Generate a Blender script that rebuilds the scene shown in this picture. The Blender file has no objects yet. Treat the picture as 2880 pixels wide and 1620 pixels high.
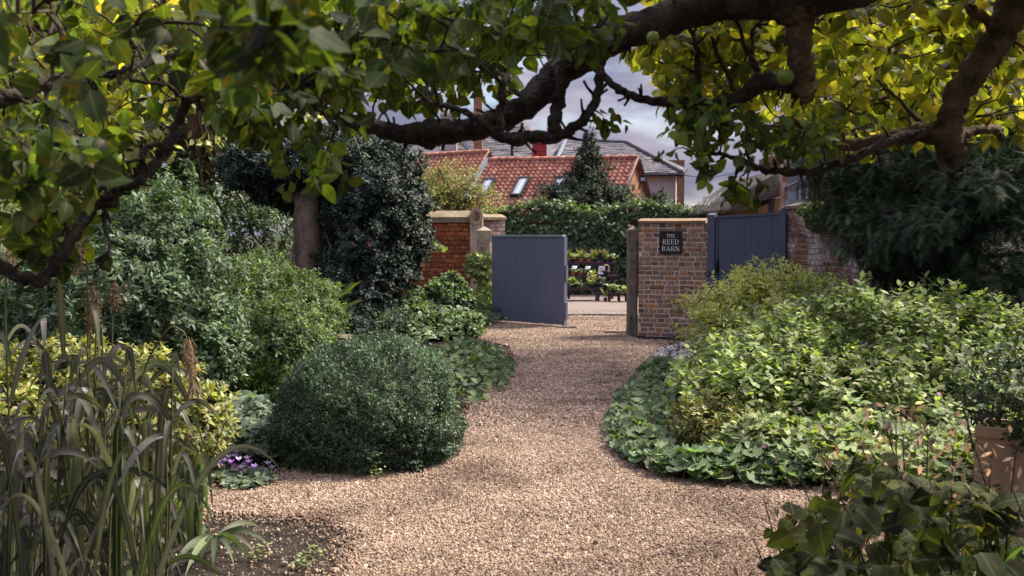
import bpy, math, numpy as np
from mathutils import Matrix, Vector

# ------------------------------------------------------------------ camera, light, world
sc = bpy.context.scene
col = sc.collection
F, CX, CY, EYE = 2800.0, 1440.0, 810.0, 1.6
PITCH = math.atan(148 / 2800.0)
cd = bpy.data.cameras.new('camera'); cam = bpy.data.objects.new('camera', cd); col.objects.link(cam)
cam.location = (0, 0, EYE); cam.rotation_euler = (math.pi / 2 - PITCH, 0, 0)
cd.lens = 35.0; cd.sensor_width = 36.0; cd.clip_start = 0.05; cd.clip_end = 3000
cd.dof.use_dof = True; cd.dof.focus_distance = 7.6; cd.dof.aperture_fstop = 5.0
sc.camera = cam
SUN_EL, SUN_AZ = math.radians(50), math.radians(62)      # azimuth clockwise from +Y
w = bpy.data.worlds.new('World'); sc.world = w; w.use_nodes = True
nt = w.node_tree; nt.nodes.clear(); N = nt.nodes.new; LK = nt.links.new
out = N('ShaderNodeOutputWorld'); bg = N('ShaderNodeBackground'); bg.inputs[1].default_value = 0.10
sky = N('ShaderNodeTexSky'); sky.sky_type = 'NISHITA'; sky.sun_disc = False
sky.sun_elevation = SUN_EL; sky.sun_rotation = SUN_AZ; sky.air_density = 1.0; sky.dust_density = 1.5
tc = N('ShaderNodeTexCoord'); mp = N('ShaderNodeMapping'); mp.inputs['Scale'].default_value = (1, 1, 3.2)
mp.inputs['Location'].default_value = (3.5, .2, 0.45)
nz = N('ShaderNodeTexNoise'); nz.inputs['Scale'].default_value = 4.2; nz.inputs['Detail'].default_value = 7; nz.inputs['Roughness'].default_value = .52
nz.inputs['Distortion'].default_value = .35
rp = N('ShaderNodeValToRGB'); rp.color_ramp.elements[0].position = .24; rp.color_ramp.elements[1].position = .50
nz2 = N('ShaderNodeTexNoise'); nz2.inputs['Scale'].default_value = 9; nz2.inputs['Detail'].default_value = 6
rp2 = N('ShaderNodeValToRGB'); e = rp2.color_ramp.elements
e[0].position = .36; e[0].color = (1.2, 1.25, 1.8, 1); e[1].position = .64; e[1].color = (2.5, 2.3, 2.8, 1)
sz = N('ShaderNodeSeparateXYZ'); LK(tc.outputs['Generated'], sz.inputs[0]); gz = N('ShaderNodeMapRange'); gz.inputs[1].default_value = .05; gz.inputs[2].default_value = 1.0
gz.inputs[3].default_value = .8; gz.inputs[4].default_value = 3.6; LK(sz.outputs[2], gz.inputs[0])
vm = N('ShaderNodeVectorMath'); vm.operation = 'SCALE'; LK(rp2.outputs[0], vm.inputs[0]); LK(gz.outputs[0], vm.inputs['Scale'])
mx = N('ShaderNodeMixRGB')
LK(tc.outputs['Generated'], mp.inputs[0]); LK(mp.outputs[0], nz.inputs[0]); LK(mp.outputs[0], nz2.inputs[0])
LK(nz.outputs[0], rp.inputs[0]); LK(nz2.outputs[0], rp2.inputs[0])
LK(rp.outputs[0], mx.inputs[0]); LK(sky.outputs[0], mx.inputs[1]); LK(vm.outputs[0], mx.inputs[2])
LK(mx.outputs[0], bg.inputs[0]); LK(bg.outputs[0], out.inputs[0])
sl = bpy.data.lights.new('sun', 'SUN'); sl.energy = 5.0; sl.angle = math.radians(13); sl.color = (1, .9, .74)
so = bpy.data.objects.new('sun', sl); col.objects.link(so)
sd = Vector((math.sin(SUN_AZ) * math.cos(SUN_EL), math.cos(SUN_AZ) * math.cos(SUN_EL), math.sin(SUN_EL)))
so.rotation_euler = sd.to_track_quat('Z', 'Y').to_euler(); so.location = (6, 4, 12)
vs = sc.view_settings; sc.display_settings.display_device = 'sRGB'
vs.view_transform = 'Standard'; vs.look = 'None'; vs.exposure = 1.15; vs.gamma = 1.0; vs.use_curve_mapping = False
sc.cycles.max_bounces = 6; sc.cycles.diffuse_bounces = 3; sc.cycles.transmission_bounces = 4; sc.cycles.transparent_max_bounces = 4
sc.cycles.use_denoising = True

# ------------------------------------------------------------------ helpers
rng = np.random.default_rng(11)
ct, st = math.cos(PITCH), math.sin(PITCH)
def ray(px, py):
    u, v = (px - CX) / F, (CY - py) / F
    return np.array([u, ct + v * st, -st + v * ct])
def P(px, py, Y):
    r = ray(px, py); return np.array([0, 0, EYE]) + r * (Y / r[1])
def G(px, py, z=0.0):
    r = ray(px, py); return np.array([0, 0, EYE]) + r * ((z - EYE) / r[2])
def proj(p):
    p = np.asarray(p, float) - [0, 0, EYE]
    d = p[..., 1] * ct - p[..., 2] * st; up = p[..., 1] * st + p[..., 2] * ct
    d = np.maximum(d, .05)
    return CX + F * p[..., 0] / d, CY - F * up / d, d
def nrm(a):
    a = np.asarray(a, float); return a / np.maximum(np.linalg.norm(a, axis=-1, keepdims=True), 1e-9)

ORG = {}
def tag(o, label=None, cat=None, group=None, kind=None):
    if label: o['label'] = label
    if cat: o['category'] = cat
    if group: o['group'] = group
    if kind: o['kind'] = kind
    return o
def thing(name, label, cat, base, group=None):
    o = bpy.data.objects.new(name, None); col.objects.link(o); o.empty_display_size = .1
    o.location = [float(x) for x in base]; ORG[o.name] = np.array(base, float)
    return tag(o, label, cat, group)

class MB:
    def __init__(s): s.v = []; s.l = []; s.c = []; s.a = []; s.n = 0
    def add(s, verts, faces, lf=None):
        verts = np.asarray(verts, float).reshape(-1, 3); k = len(verts)
        s.v.append(verts); s.l.append(np.concatenate([np.asarray(f, int) for f in faces]) + s.n)
        s.c.append(np.array([len(f) for f in faces])); s.n += k
        s.a.append(np.zeros((k, 3)) if lf is None else np.asarray(lf, float)); return s
    def many(s, T, R, pos, var):
        V, faces, uv = T; k = len(V); n = len(pos)
        if n == 0: return s
        v = np.einsum('nij,kj->nki', R, V) + pos[:, None]
        tl = np.concatenate([np.asarray(f, int) for f in faces]); tcn = np.array([len(f) for f in faces])
        s.v.append(v.reshape(-1, 3)); s.l.append((tl[None] + (s.n + np.arange(n) * k)[:, None]).ravel())
        s.c.append(np.tile(tcn, n)); s.n += n * k
        a = np.empty((n, k, 3)); a[..., 0] = uv[:, 0]; a[..., 1] = uv[:, 1]; a[..., 2] = var[:, None]
        s.a.append(a.reshape(-1, 3)); return s
    def box(s, c, size, R=None, lf=None):
        sx, sy, sz = [q / 2 for q in size]
        v = np.array([[x, y, z] for z in (-sz, sz) for y in (-sy, sy) for x in (-sx, sx)])
        if R is not None: v = v @ np.asarray(R).T
        return s.add(v + np.asarray(c), [(0, 2, 3, 1), (4, 5, 7, 6), (0, 1, 5, 4), (2, 6, 7, 3), (0, 4, 6, 2), (1, 3, 7, 5)])
    def prism(s, poly, d):        # poly (n,3) ; extruded by d
        p = np.asarray(poly, float); n = len(p); q = p + np.asarray(d, float)
        f = [tuple(range(n))[::-1], tuple(range(n, 2 * n))] + [(i, (i + 1) % n, n + (i + 1) % n, n + i) for i in range(n)]
        return s.add(np.vstack([p, q]), f)
    def tube(s, pts, rad, sides=8, rough=0.0, cap=True, var=0.0):
        pts = np.asarray(pts, float); m = len(pts); rad = np.broadcast_to(rad, (m,)).astype(float)
        t = nrm(np.gradient(pts, axis=0)); ref = np.array([0, 0, 1.]) if abs(t[0, 2]) < .9 else np.array([1., 0, 0])
        x = nrm(np.cross(t[0], ref)); V = []; A = []; L = 0
        for i in range(m):
            x = nrm(x - t[i] * np.dot(x, t[i])); y = np.cross(t[i], x)
            th = np.arange(sides) / sides * 2 * math.pi
            rr = rad[i] * (1 + (rng.normal(0, rough, sides) if rough else 0))
            V.append(pts[i] + np.outer(np.cos(th) * rr, x) + np.outer(np.sin(th) * rr, y))
            if i: L += np.linalg.norm(pts[i] - pts[i - 1])
            A.append(np.c_[th / 6.283, np.full(sides, L), np.full(sides, var)])
        f = [(i * sides + j, i * sides + (j + 1) % sides, (i + 1) * sides + (j + 1) % sides, (i + 1) * sides + j) for i in range(m - 1) for j in range(sides)]
        if cap: f += [tuple(range(sides))[::-1], tuple(range((m - 1) * sides, m * sides))]
        return s.add(np.vstack(V), f, np.vstack(A))
    def mesh(s, name, mat, smooth=False, org=None):
        V = np.vstack(s.v); L = np.concatenate(s.l); C = np.concatenate(s.c); A = np.vstack(s.a)
        if org is not None: V = V - org
        me = bpy.data.meshes.new(name)
        me.vertices.add(len(V)); me.vertices.foreach_set('co', V.astype(np.float32).ravel())
        me.loops.add(len(L)); me.loops.foreach_set('vertex_index', L.astype(np.int32))
        me.polygons.add(len(C)); me.polygons.foreach_set('loop_start', np.concatenate([[0], np.cumsum(C)[:-1]]).astype(np.int32))
        me.polygons.foreach_set('use_smooth', np.full(len(C), bool(smooth)))
        at = me.attributes.new('lf', 'FLOAT_VECTOR', 'POINT'); at.data.foreach_set('vector', A.astype(np.float32).ravel())
        me.update(calc_edges=True); me.materials.append(mat)
        return me
    def build(s, name, mat, parent=None, smooth=False, kind=None, base=None):
        org = ORG[parent.name] if parent is not None and parent.name in ORG else (np.array(base, float) if base is not None else None)
        me = s.mesh(name, mat, smooth, org)
        o = bpy.data.objects.new(name, me); col.objects.link(o)
        if parent is not None: o.parent = parent; ORG[o.name] = org if org is not None else np.zeros(3)
        elif org is not None: o.location = org.tolist(); ORG[o.name] = org
        if kind: o['kind'] = kind
        return o

def inst(name, me, R, pos, parent):           # one piece object sharing mesh data
    o = bpy.data.objects.new(name, me); col.objects.link(o); o.parent = parent
    M = np.eye(4); M[:3, :3] = R; M[:3, 3] = np.asarray(pos) - ORG[parent.name]
    o.matrix_basis = Matrix(M.tolist()); return o

def smooth_path(pts, rad, step=6):
    pts = np.asarray(pts, float); rad = np.asarray(rad, float); n = len(pts); out = []; ro = []
    for i in range(n - 1):
        p0, p1, p2, p3 = pts[max(i - 1, 0)], pts[i], pts[i + 1], pts[min(i + 2, n - 1)]
        for k in range(step):
            t = k / step
            out.append(.5 * ((2 * p1) + (-p0 + p2) * t + (2 * p0 - 5 * p1 + 4 * p2 - p3) * t * t + (-p0 + 3 * p1 - 3 * p2 + p3) * t ** 3))
            ro.append(rad[i] * (1 - t) + rad[i + 1] * t)
    out.append(pts[-1]); ro.append(rad[-1]); return np.array(out), np.array(ro)

def basis(d, n):                               # columns x, y(=direction), z(=normal)
    y = nrm(d); x = nrm(np.cross(y, n)); z = np.cross(x, y)
    return np.stack([x, y, z], axis=-1)

# ------------------------------------------------------------------ templates
def leaf_T(L=1., W=.5, segs=4, fold=.25, curl=.18, p=1.0, wav=0.0, petiole=0.0):
    V = [(0, 0, 0)]; uv = [(0, 0)]
    for i in range(1, segs):
        t = i / segs; hw = W / 2 * math.sin(math.pi * t ** p) ** .8; z = -curl * L * t * t
        zz = wav * (1 if i % 2 else -1)
        V += [(-hw, L * (t - .03), z + fold * hw + zz), (0, L * t, z), (hw, L * (t - .03), z + fold * hw - zz)]
        uv += [(-1, t), (0, t), (1, t)]
    V.append((0, L, -curl * L)); uv.append((0, 1)); e_ = len(V) - 1
    f = [(0, 2, 1), (0, 3, 2)]
    for i in range(segs - 2):
        a = 1 + 3 * i; f += [(a, a + 1, a + 4, a + 3), (a + 1, a + 2, a + 5, a + 4)]
    a = 1 + 3 * (segs - 2); f += [(a, a + 1, e_), (a + 1, a + 2, e_)]
    V = np.array(V, float); V[:, 1] += petiole * L
    if petiole:
        k = len(V); V = np.vstack([V, [[-.012 * L, 0, 0], [.012 * L, 0, 0], [0, petiole * L * 1.02, 0]]]); f.append((k, k + 1, k + 2)); uv += [(0, 0)] * 3
    return V, f, np.array(uv, float)
def lobed_T(R=1., lobes=7, depth=.2, cup=.25, span=2 * math.pi * .86, extra=1):
    n = lobes * 2; V = [(0, 0, 0)]; uv = [(0, 0)]
    for i in range(n + 1):
        a = -span / 2 + span * i / n
        r = R * (1 - (depth if i % 2 == 0 else 0)) * (1 - .12 * abs(a) / math.pi)
        V.append((r * math.sin(a), r * math.cos(a), cup * r * r / R * (1 + .5 * (i % 2)))); uv.append((0 if i % 2 else .8, .9))
    f = [(0, i + 2, i + 1) for i in range(n)]
    return np.array(V, float), f, np.array(uv, float)
def ivy_T(R=1.):
    pts = [(0, 0, 0), (-.32, -.22, -.05), (-.62, .18, -.08), (-.34, .38, .03), (-.36, .72, -.05), (0, 1.05, -.1), (.36, .72, -.05), (.34, .38, .03), (.62, .18, -.08), (.32, -.22, -.05)]
    V = np.array([(0, .25, .06)] + pts, float) * R
    f = [(0, i + 1, i) for i in range(1, 10)] + [(0, 1, 10)]
    return V, f, np.array([(0, .3)] + [(.7, .5)] * 10, float)
def yew_T(L=1., n=9):
    V = [(0, 0, 0), (.02, 0, 0), (0, L, -.12)]; f = [(0, 1, 2)]; uv = [(0, 0)] * 3
    for i in range(n):
        t = .12 + .84 * i / n; ln = .30 * L * (1 - .45 * t)
        for s_ in (-1, 1):
            k = len(V); y = t * L; z = -.12 * t * t
            V += [(0, y - .035, z), (0, y + .035, z), (s_ * ln, y + .16 * L, z - .03)]; uv += [(0, t), (0, t), (1, t)]; f.append((k, k + 1, k + 2))
    return np.array(V, float), f, np.array(uv, float)
def brick_T(b=.10):
    # unit brick: x length 1, y depth 1 (front at -y), z height 1, worn arrises
    V = []; rs = np.random.default_rng(5)
    for y, q in ((.5, 0), (-.38, 0), (-.5, 1)):
        k = b if q else 0
        kx = k * .35
        V += [(-.5 + kx, y, -.5 + k), (.5 - kx, y, -.5 + k), (.5 - kx, y, .5 - k), (-.5 + kx, y, .5 - k)]
    f = [(0, 1, 2, 3), (11, 10, 9, 8)]
    for r in range(2):
        for j in range(4):
            a = r * 4; f.append((a + (j + 1) % 4, a + j, a + 4 + j, a + 4 + (j + 1) % 4))
    return np.array(V, float), f, np.zeros((12, 2))
def brick_var(seed):
    V, f, uv = brick_T(.12); r = np.random.default_rng(seed); V = V.copy()
    V[8:, 0] += r.normal(0, .018, 4); V[8:, 2] += r.normal(0, .045, 4); V[8:, 1] += r.normal(0, .02, 4)
    V[4:8, 2] += r.normal(0, .03, 4); V[4:8, 0] += r.normal(0, .01, 4)
    return V, f, uv

# ------------------------------------------------------------------ materials
def newmat(name):
    m = bpy.data.materials.new(name); m.use_nodes = True; t = m.node_tree; t.nodes.clear()
    return m, t, t.nodes.new, t.links.new
def ramp(t, cols, interp='LINEAR'):
    r = t.nodes.new('ShaderNodeValToRGB'); r.color_ramp.interpolation = interp; el = r.color_ramp.elements
    while len(el) < len(cols): el.new(.5)
    for i, c in enumerate(cols):
        if len(c) == 4: p, c = c[0], c[1:]
        else: p = i / max(1, len(cols) - 1)
        el[i].position = p; el[i].color = (*c, 1)
    return r
def rnd_node(t):
    N, L = t.nodes.new, t.links.new
    a = N('ShaderNodeAttribute'); a.attribute_name = 'lf'; sx = N('ShaderNodeSeparateXYZ'); L(a.outputs['Vector'], sx.inputs[0])
    oi = N('ShaderNodeObjectInfo'); ad = N('ShaderNodeMath'); ad.operation = 'ADD'; L(sx.outputs[2], ad.inputs[0]); L(oi.outputs['Random'], ad.inputs[1])
    fr = N('ShaderNodeMath'); fr.operation = 'FRACT'; L(ad.outputs[0], fr.inputs[0]); return fr.outputs[0], sx
def leafmat(name, cols, tcol=None, rough=.45, trans=.35, rib=.25, edge=None, spec=.35, patch=None):
    m, t, N, L = newmat(name)
    f, sx = rnd_node(t); r = ramp(t, cols); L(f, r.inputs[0]); c = r.outputs[0]
    g = N('ShaderNodeNewGeometry'); nz = N('ShaderNodeTexNoise'); nz.inputs['Scale'].default_value = 2.2; nz.inputs['Detail'].default_value = 4
    L(g.outputs['Position'], nz.inputs[0])
    hs = N('ShaderNodeHueSaturation'); mr = N('ShaderNodeMapRange'); mr.inputs[1].default_value = .3; mr.inputs[2].default_value = .7
    mr.inputs[3].default_value = .6; mr.inputs[4].default_value = 1.4; L(nz.outputs[0], mr.inputs[0])
    m7 = N('ShaderNodeMath'); m7.operation = 'MULTIPLY'; m7.inputs[1].default_value = 17.3; L(f, m7.inputs[0]); f7 = N('ShaderNodeMath'); f7.operation = 'FRACT'; L(m7.outputs[0], f7.inputs[0])
    pw7 = N('ShaderNodeMath'); pw7.operation = 'POWER'; pw7.inputs[1].default_value = 2.2; L(f7.outputs[0], pw7.inputs[0]); r7 = N('ShaderNodeMapRange'); r7.inputs[3].default_value = .55; r7.inputs[4].default_value = 1.9; L(pw7.outputs[0], r7.inputs[0])
    mm7 = N('ShaderNodeMath'); mm7.operation = 'MULTIPLY'; L(mr.outputs[0], mm7.inputs[0]); L(r7.outputs[0], mm7.inputs[1]); L(mm7.outputs[0], hs.inputs['Value']); L(c, hs.inputs['Color']); c = hs.outputs[0]
    ab = N('ShaderNodeMath'); ab.operation = 'ABSOLUTE'; L(sx.outputs[0], ab.inputs[0])
    if edge:                                    # variegated margin
        er = ramp(t, [(0, 0, 0), (.36, 0, 0, 0), (.62, 1, 1, 1)]); er.color_ramp.elements[0].position = 0; L(ab.outputs[0], er.inputs[0])
        mx = N('ShaderNodeMixRGB'); L(er.outputs[0], mx.inputs[0]); L(c, mx.inputs[1]); mx.inputs[2].default_value = (*edge, 1); c = mx.outputs[0]
    if rib:
        rr = ramp(t, [(0, 1, 1, 1), (.16, 0, 0, 0)]); L(ab.outputs[0], rr.inputs[0])
        ml = N('ShaderNodeMath'); ml.operation = 'MULTIPLY'; ml.inputs[1].default_value = rib; L(rr.outputs[0], ml.inputs[0])
        mx = N('ShaderNodeMixRGB'); mx.blend_type = 'MIX'; L(ml.outputs[0], mx.inputs[0]); L(c, mx.inputs[1]); mx.inputs[2].default_value = (.32, .36, .18, 1); c = mx.outputs[0]
    if patch:                                   # brown/yellow spotted leaves
        n2 = N('ShaderNodeTexNoise'); n2.inputs['Scale'].default_value = 38; L(g.outputs['Position'], n2.inputs[0])
        pr = ramp(t, [(.62, 0, 0, 0), (.72, 1, 1, 1)]); L(n2.outputs[0], pr.inputs[0]); mx = N('ShaderNodeMixRGB'); L(pr.outputs[0], mx.inputs[0]); L(c, mx.inputs[1]); mx.inputs[2].default_value = (*patch, 1); c = mx.outputs[0]
    p = N('ShaderNodeBsdfPrincipled'); L(c, p.inputs['Base Color']); p.inputs['Roughness'].default_value = min(.85, rough + .14); p.inputs['Specular IOR Level'].default_value = spec * .75
    tr = N('ShaderNodeBsdfTranslucent'); mt = N('ShaderNodeMixRGB'); mt.blend_type = 'MULTIPLY'; mt.inputs[0].default_value = 1; L(c, mt.inputs[1]); mt.inputs[2].default_value = (*(tcol or (1.7, 1.8, .6)), 1)
    L(mt.outputs[0], tr.inputs[0]); mxs = N('ShaderNodeMixShader'); mxs.inputs[0].default_value = trans; L(p.outputs[0], mxs.inputs[1]); L(tr.outputs[0], mxs.inputs[2])
    o = N('ShaderNodeOutputMaterial'); L(mxs.outputs[0], o.inputs[0]); return m
def surf(name, cols, scale=8, rough=.8, bump=.3, bscale=None, dist=.01, detail=6, rnd=False, stretch=None, metal=0, spec=.3, stain=None, moss=None):
    """noise-coloured solid; rnd: colour chosen per piece with noise wear on top"""
    m, t, N, L = newmat(name); g = N('ShaderNodeNewGeometry'); mp = N('ShaderNodeMapping'); L(g.outputs['Position'], mp.inputs[0])
    if stretch: mp.inputs['Scale'].default_value = stretch
    nz = N('ShaderNodeTexNoise'); nz.inputs['Scale'].default_value = scale; nz.inputs['Detail'].default_value = detail; nz.inputs['Roughness'].default_value = .65; L(mp.outputs[0], nz.inputs[0])
    if rnd:
        f, sx = rnd_node(t); r = ramp(t, cols); L(f, r.inputs[0])
        hs = N('ShaderNodeHueSaturation'); mr = N('ShaderNodeMapRange'); mr.inputs[1].default_value = .3; mr.inputs[2].default_value = .7; mr.inputs[3].default_value = .6; mr.inputs[4].default_value = 1.4
        L(nz.outputs[0], mr.inputs[0]); L(mr.outputs[0], hs.inputs['Value']); L(r.outputs[0], hs.inputs['Color']); c = hs.outputs[0]
    else:
        r = ramp(t, cols); q = N('ShaderNodeMapRange'); q.inputs[1].default_value = .28; q.inputs[2].default_value = .72; L(nz.outputs[0], q.inputs[0]); L(q.outputs[0], r.inputs[0]); c = r.outputs[0]
    for k, (sc_, lo, hi, cc) in enumerate([x for x in (stain, moss) if x]):
        n3 = N('ShaderNodeTexNoise'); n3.inputs['Scale'].default_value = sc_; n3.inputs['Detail'].default_value = 8; n3.inputs['Roughness'].default_value = .7; L(g.outputs['Position'], n3.inputs[0])
        sr = ramp(t, [(lo, 0, 0, 0), (hi, 1, 1, 1)]); L(n3.outputs[0], sr.inputs[0]); mx = N('ShaderNodeMixRGB'); L(sr.outputs[0], mx.inputs[0]); L(c, mx.inputs[1]); mx.inputs[2].default_value = (*cc, 1); c = mx.outputs[0]
    p = N('ShaderNodeBsdfPrincipled'); L(c, p.inputs['Base Color']); p.inputs['Roughness'].default_value = rough; p.inputs['Metallic'].default_value = metal; p.inputs['Specular IOR Level'].default_value = spec
    if bump:
        nb = N('ShaderNodeTexNoise'); nb.inputs['Scale'].default_value = bscale or scale * 6; nb.inputs['Detail'].default_value = 6; L(mp.outputs[0], nb.inputs[0])
        b = N('ShaderNodeBump'); b.inputs['Strength'].default_value = bump; b.inputs['Distance'].default_value = dist; L(nb.outputs[0], b.inputs['Height']); L(b.outputs[0], p.inputs['Normal'])
    o = N('ShaderNodeOutputMaterial'); L(p.outputs[0], o.inputs[0]); return m

M_bark = surf('bark', [(.016, .012, .011), (.05, .038, .032), (.12, .095, .08)], 14, .9, 1.0, 60, .02, stain=(30, .60, .7, (.13, .14, .10)))
M_barkR = surf('bark_lichen', [(.02, .014, .01), (.10, .068, .04), (.23, .16, .085)], 12, .9, 1.0, 55, .02, stain=(22, .56, .68, (.20, .17, .08)))
M_trunk = surf('smooth_bark', [(.05, .035, .026), (.13, .095, .07), (.21, .165, .125)], 9, .9, 1.0, 40, .03, stretch=(1, 1, .35), moss=(3, .58, .7, (.06, .07, .04)))
M_darkbark = surf('red_brown_bark', [(.02, .012, .009), (.07, .042, .03), (.13, .085, .06)], 6, .9, 1, 24, .03, stretch=(1, 1, .3))
M_twig = surf('twig', [(.02, .014, .012), (.07, .05, .035)], 20, .85, 0)
M_greenstem = surf('green_stem', [(.05, .06, .025), (.12, .11, .05)], 10, .7, 0)
M_soil = surf('soil', [(.010, .0075, .006), (.028, .020, .016), (.055, .040, .031)], 9, .95, 1.0, 60, .03)
M_mortar = surf('mortar', [(.58, .48, .40), (.68, .58, .49), (.74, .65, .56)], 9, .95, .6, 70, .006, stain=(4, .58, .72, (.16, .13, .10)))
M_mortar_red = surf('dark_mortar', [(.05, .035, .03), (.12, .07, .055), (.2, .13, .1)], 9, .95, .6, 70, .006)
M_mortar_old = surf('lime_mortar', [(.14, .11, .10), (.27, .23, .22), (.42, .38, .38)], 5, .95, .8, 50, .01)
M_brick = surf('buff_brick', [(.30, .205, .16), (.17, .12, .095), (.36, .21, .15), (.24, .185, .14), (.44, .22, .10), (.12, .09, .075), (.36, .26, .20), (.31, .17, .125), (.19, .15, .12)], 22, .9, .8, 90, .004, rnd=True, stain=(40, .66, .76, (.34, .29, .25)), moss=(14, .64, .76, (.04, .035, .03)))
M_brick_red = surf('red_brick', [(.30, .075, .03), (.36, .10, .035), (.22, .055, .03), (.40, .125, .05), (.28, .07, .035), (.13, .04, .03)], 14, .85, .5, 60, .004, rnd=True, stain=(2.5, .60, .74, (.07, .03, .022)), moss=(12, .70, .8, (.42, .33, .29)))
M_brick_old = surf('whitewashed_brick', [(.17, .085, .06), (.12, .065, .055), (.22, .105, .065), (.10, .055, .05), (.25, .13, .09)], 12, .92, .9, 50, .006, rnd=True, stain=(2.6, .47, .60, (.44, .38, .38)), moss=(9, .60, .72, (.36, .32, .33)))
M_stone = surf('sandstone', [(.20, .155, .12), (.34, .27, .21), (.46, .37, .30)], 6, .9, .7, 60, .006, stain=(9, .62, .74, (.11, .10, .075)))
M_stone_dk = surf('weathered_post_stone', [(.085, .068, .058), (.15, .12, .105), (.22, .185, .16)], 7, .92, .8, 80, .005, stain=(40, .64, .7, (.30, .26, .23)))
M_coping = surf('mossy_coping_stone', [(.15, .12, .075), (.24, .19, .125), (.33, .26, .18)], 4, .92, .6, 40, .008, moss=(5, .52, .66, (.085, .085, .04)))
M_gate_grey = surf('slate_grey_paint', [(.102, .114, .175), (.117, .13, .195), (.134, .147, .215)], 5, .55, .25, 80, .002, stretch=(6, 6, .35), stain=(18, .70, .80, (.12, .13, .17)))
M_gate_blue = surf('navy_blue_paint', [(.070, .083, .14), (.082, .096, .16), (.094, .11, .18)], 5, .5, .2, 60, .002, stretch=(6, 6, .4))
M_cap = surf('sky_reflection_cap', [(.22, .28, .31), (.32, .39, .42)], 6, .6, .2)  # pale teal paints the sky's reflection into the gate cap
M_iron = surf('black_iron', [(.008, .008, .01), (.02, .02, .024)], 20, .5, .2)
M_white = surf('white_paint', [(.62, .62, .62), (.8, .8, .8)], 8, .6, 0)
M_purple = surf('dark_plum_paint', [(.034, .012, .030), (.055, .020, .046)], 7, .6, .2)
M_pantile = surf('orange_pantile', [(.34, .13, .085), (.40, .165, .11), (.27, .10, .07), (.44, .20, .14), (.31, .125, .09)], 3, .85, .4, 14, .02, rnd=True, stain=(1.4, .60, .76, (.16, .09, .07)), moss=(5, .66, .78, (.46, .33, .27)))
M_slate = surf('grey_slate', [(.085, .08, .098), (.115, .108, .13), (.065, .062, .078), (.15, .14, .155), (.10, .09, .105)], 2, .85, .3, 10, .02, rnd=True, stain=(.9, .60, .78, (.18, .165, .17)), spec=.2)
M_render = surf('pale_render', [(.34, .31, .31), (.44, .41, .41)], 1.2, .9, .2, 10, .01, stain=(.7, .55, .75, (.25, .22, .215)))
M_white_render = surf('white_render', [(.58, .55, .57), (.72, .69, .70)], 1, .9, .1)
M_farbrick = surf('far_orange_brick', [(.34, .13, .06), (.42, .20, .11), (.25, .11, .07)], 6, .9, .5, 14, .02, rnd=True, stain=(7, .62, .70, (.55, .45, .38)))
M_barnbrick = surf('ochre_brick', [(.21, .11, .065), (.27, .145, .085), (.14, .08, .05)], 6, .9, .5, 20, .02, rnd=True)
M_thatch = surf('weathered_thatch', [(.07, .055, .05), (.13, .11, .10), (.20, .175, .16)], 7, .95, 1, 30, .05, stretch=(1, 1, 4))
M_lead = surf('lead_flashing', [(.15, .17, .21), (.22, .25, .29)], 4, .5, .1, metal=.2)
M_redclad = surf('red_cladding', [(.22, .02, .025), (.30, .035, .035)], 4, .6, .1)
M_bluegrey = surf('blue_grey_cladding', [(.20, .22, .28), (.27, .29, .36)], 4, .6, .1)
M_dark = surf('dark_frame', [(.012, .012, .016), (.03, .03, .035)], 6, .5, 0)
M_pot = surf('terracotta', [(.33, .10, .045), (.44, .16, .08)], 12, .85, .2)
M_blackpot = surf('black_plastic_pot', [(.012, .012, .016), (.022, .022, .028)], 12, .5, 0)
M_chpot = surf('buff_chimney_pot', [(.42, .33, .2), (.52, .42, .28)], 5, .85, .1)
M_card = surf('white_card', [(.66, .68, .74), (.78, .79, .84)], 8, .7, 0)
M_planter = surf('old_terracotta_planter', [(.26, .165, .10), (.36, .24, .15), (.42, .30, .20)], 6, .9, .6, 40, .004, stain=(9, .6, .72, (.17, .12, .08)))
M_wicker = surf('pale_wicker', [(.42, .32, .22), (.55, .44, .32)], 30, .8, .5)
M_hose = surf('black_rubber', [(.02, .02, .022), (.035, .035, .038)], 8, .6, 0)
M_fruit = surf('green_apple_skin', [(.16, .24, .035), (.24, .31, .06), (.30, .33, .09)], 9, .4, .1, spec=.5)
m_, t_, N_, L_ = newmat('window_glass'); p_ = N_('ShaderNodeBsdfPrincipled'); p_.inputs['Base Color'].default_value = (.30, .34, .42, 1); p_.inputs['Roughness'].default_value = .06; p_.inputs['Specular IOR Level'].default_value = 1
o_ = N_('ShaderNodeOutputMaterial'); L_(p_.outputs[0], o_.inputs[0]); M_glass = m_
# gravel stones
m_, t_, N_, L_ = newmat('gravel_stone'); a_ = N_('ShaderNodeAttribute'); a_.attribute_type = 'INSTANCER'; a_.attribute_name = 'gv'
r_ = ramp(t_, [(.31, .215, .165), (.40, .285, .225), (.25, .175, .13), (.46, .36, .28), (.35, .24, .165), (.17, .125, .098), (.41, .31, .24), (.54, .46, .39), (.28, .20, .145), (.36, .26, .19)], 'CONSTANT')
L_(a_.outputs['Fac'], r_.inputs[0]); p_ = N_('ShaderNodeBsdfPrincipled'); p_.inputs['Roughness'].default_value = .75
g_ = N_('ShaderNodeNewGeometry'); n1_ = N_('ShaderNodeTexNoise'); n1_.inputs['Scale'].default_value = 1.3; n1_.inputs['Detail'].default_value = 7; n1_.inputs['Roughness'].default_value = .62; L_(g_.outputs['Position'], n1_.inputs[0])
q_ = ramp(t_, [(.34, .50, .44, .40), (.47, .86, .82, .78), (.62, 1.08, 1.06, 1.02)]); L_(n1_.outputs[0], q_.inputs[0]); mg_ = N_('ShaderNodeMixRGB'); mg_.blend_type = 'MULTIPLY'; mg_.inputs[0].default_value = 1
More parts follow.
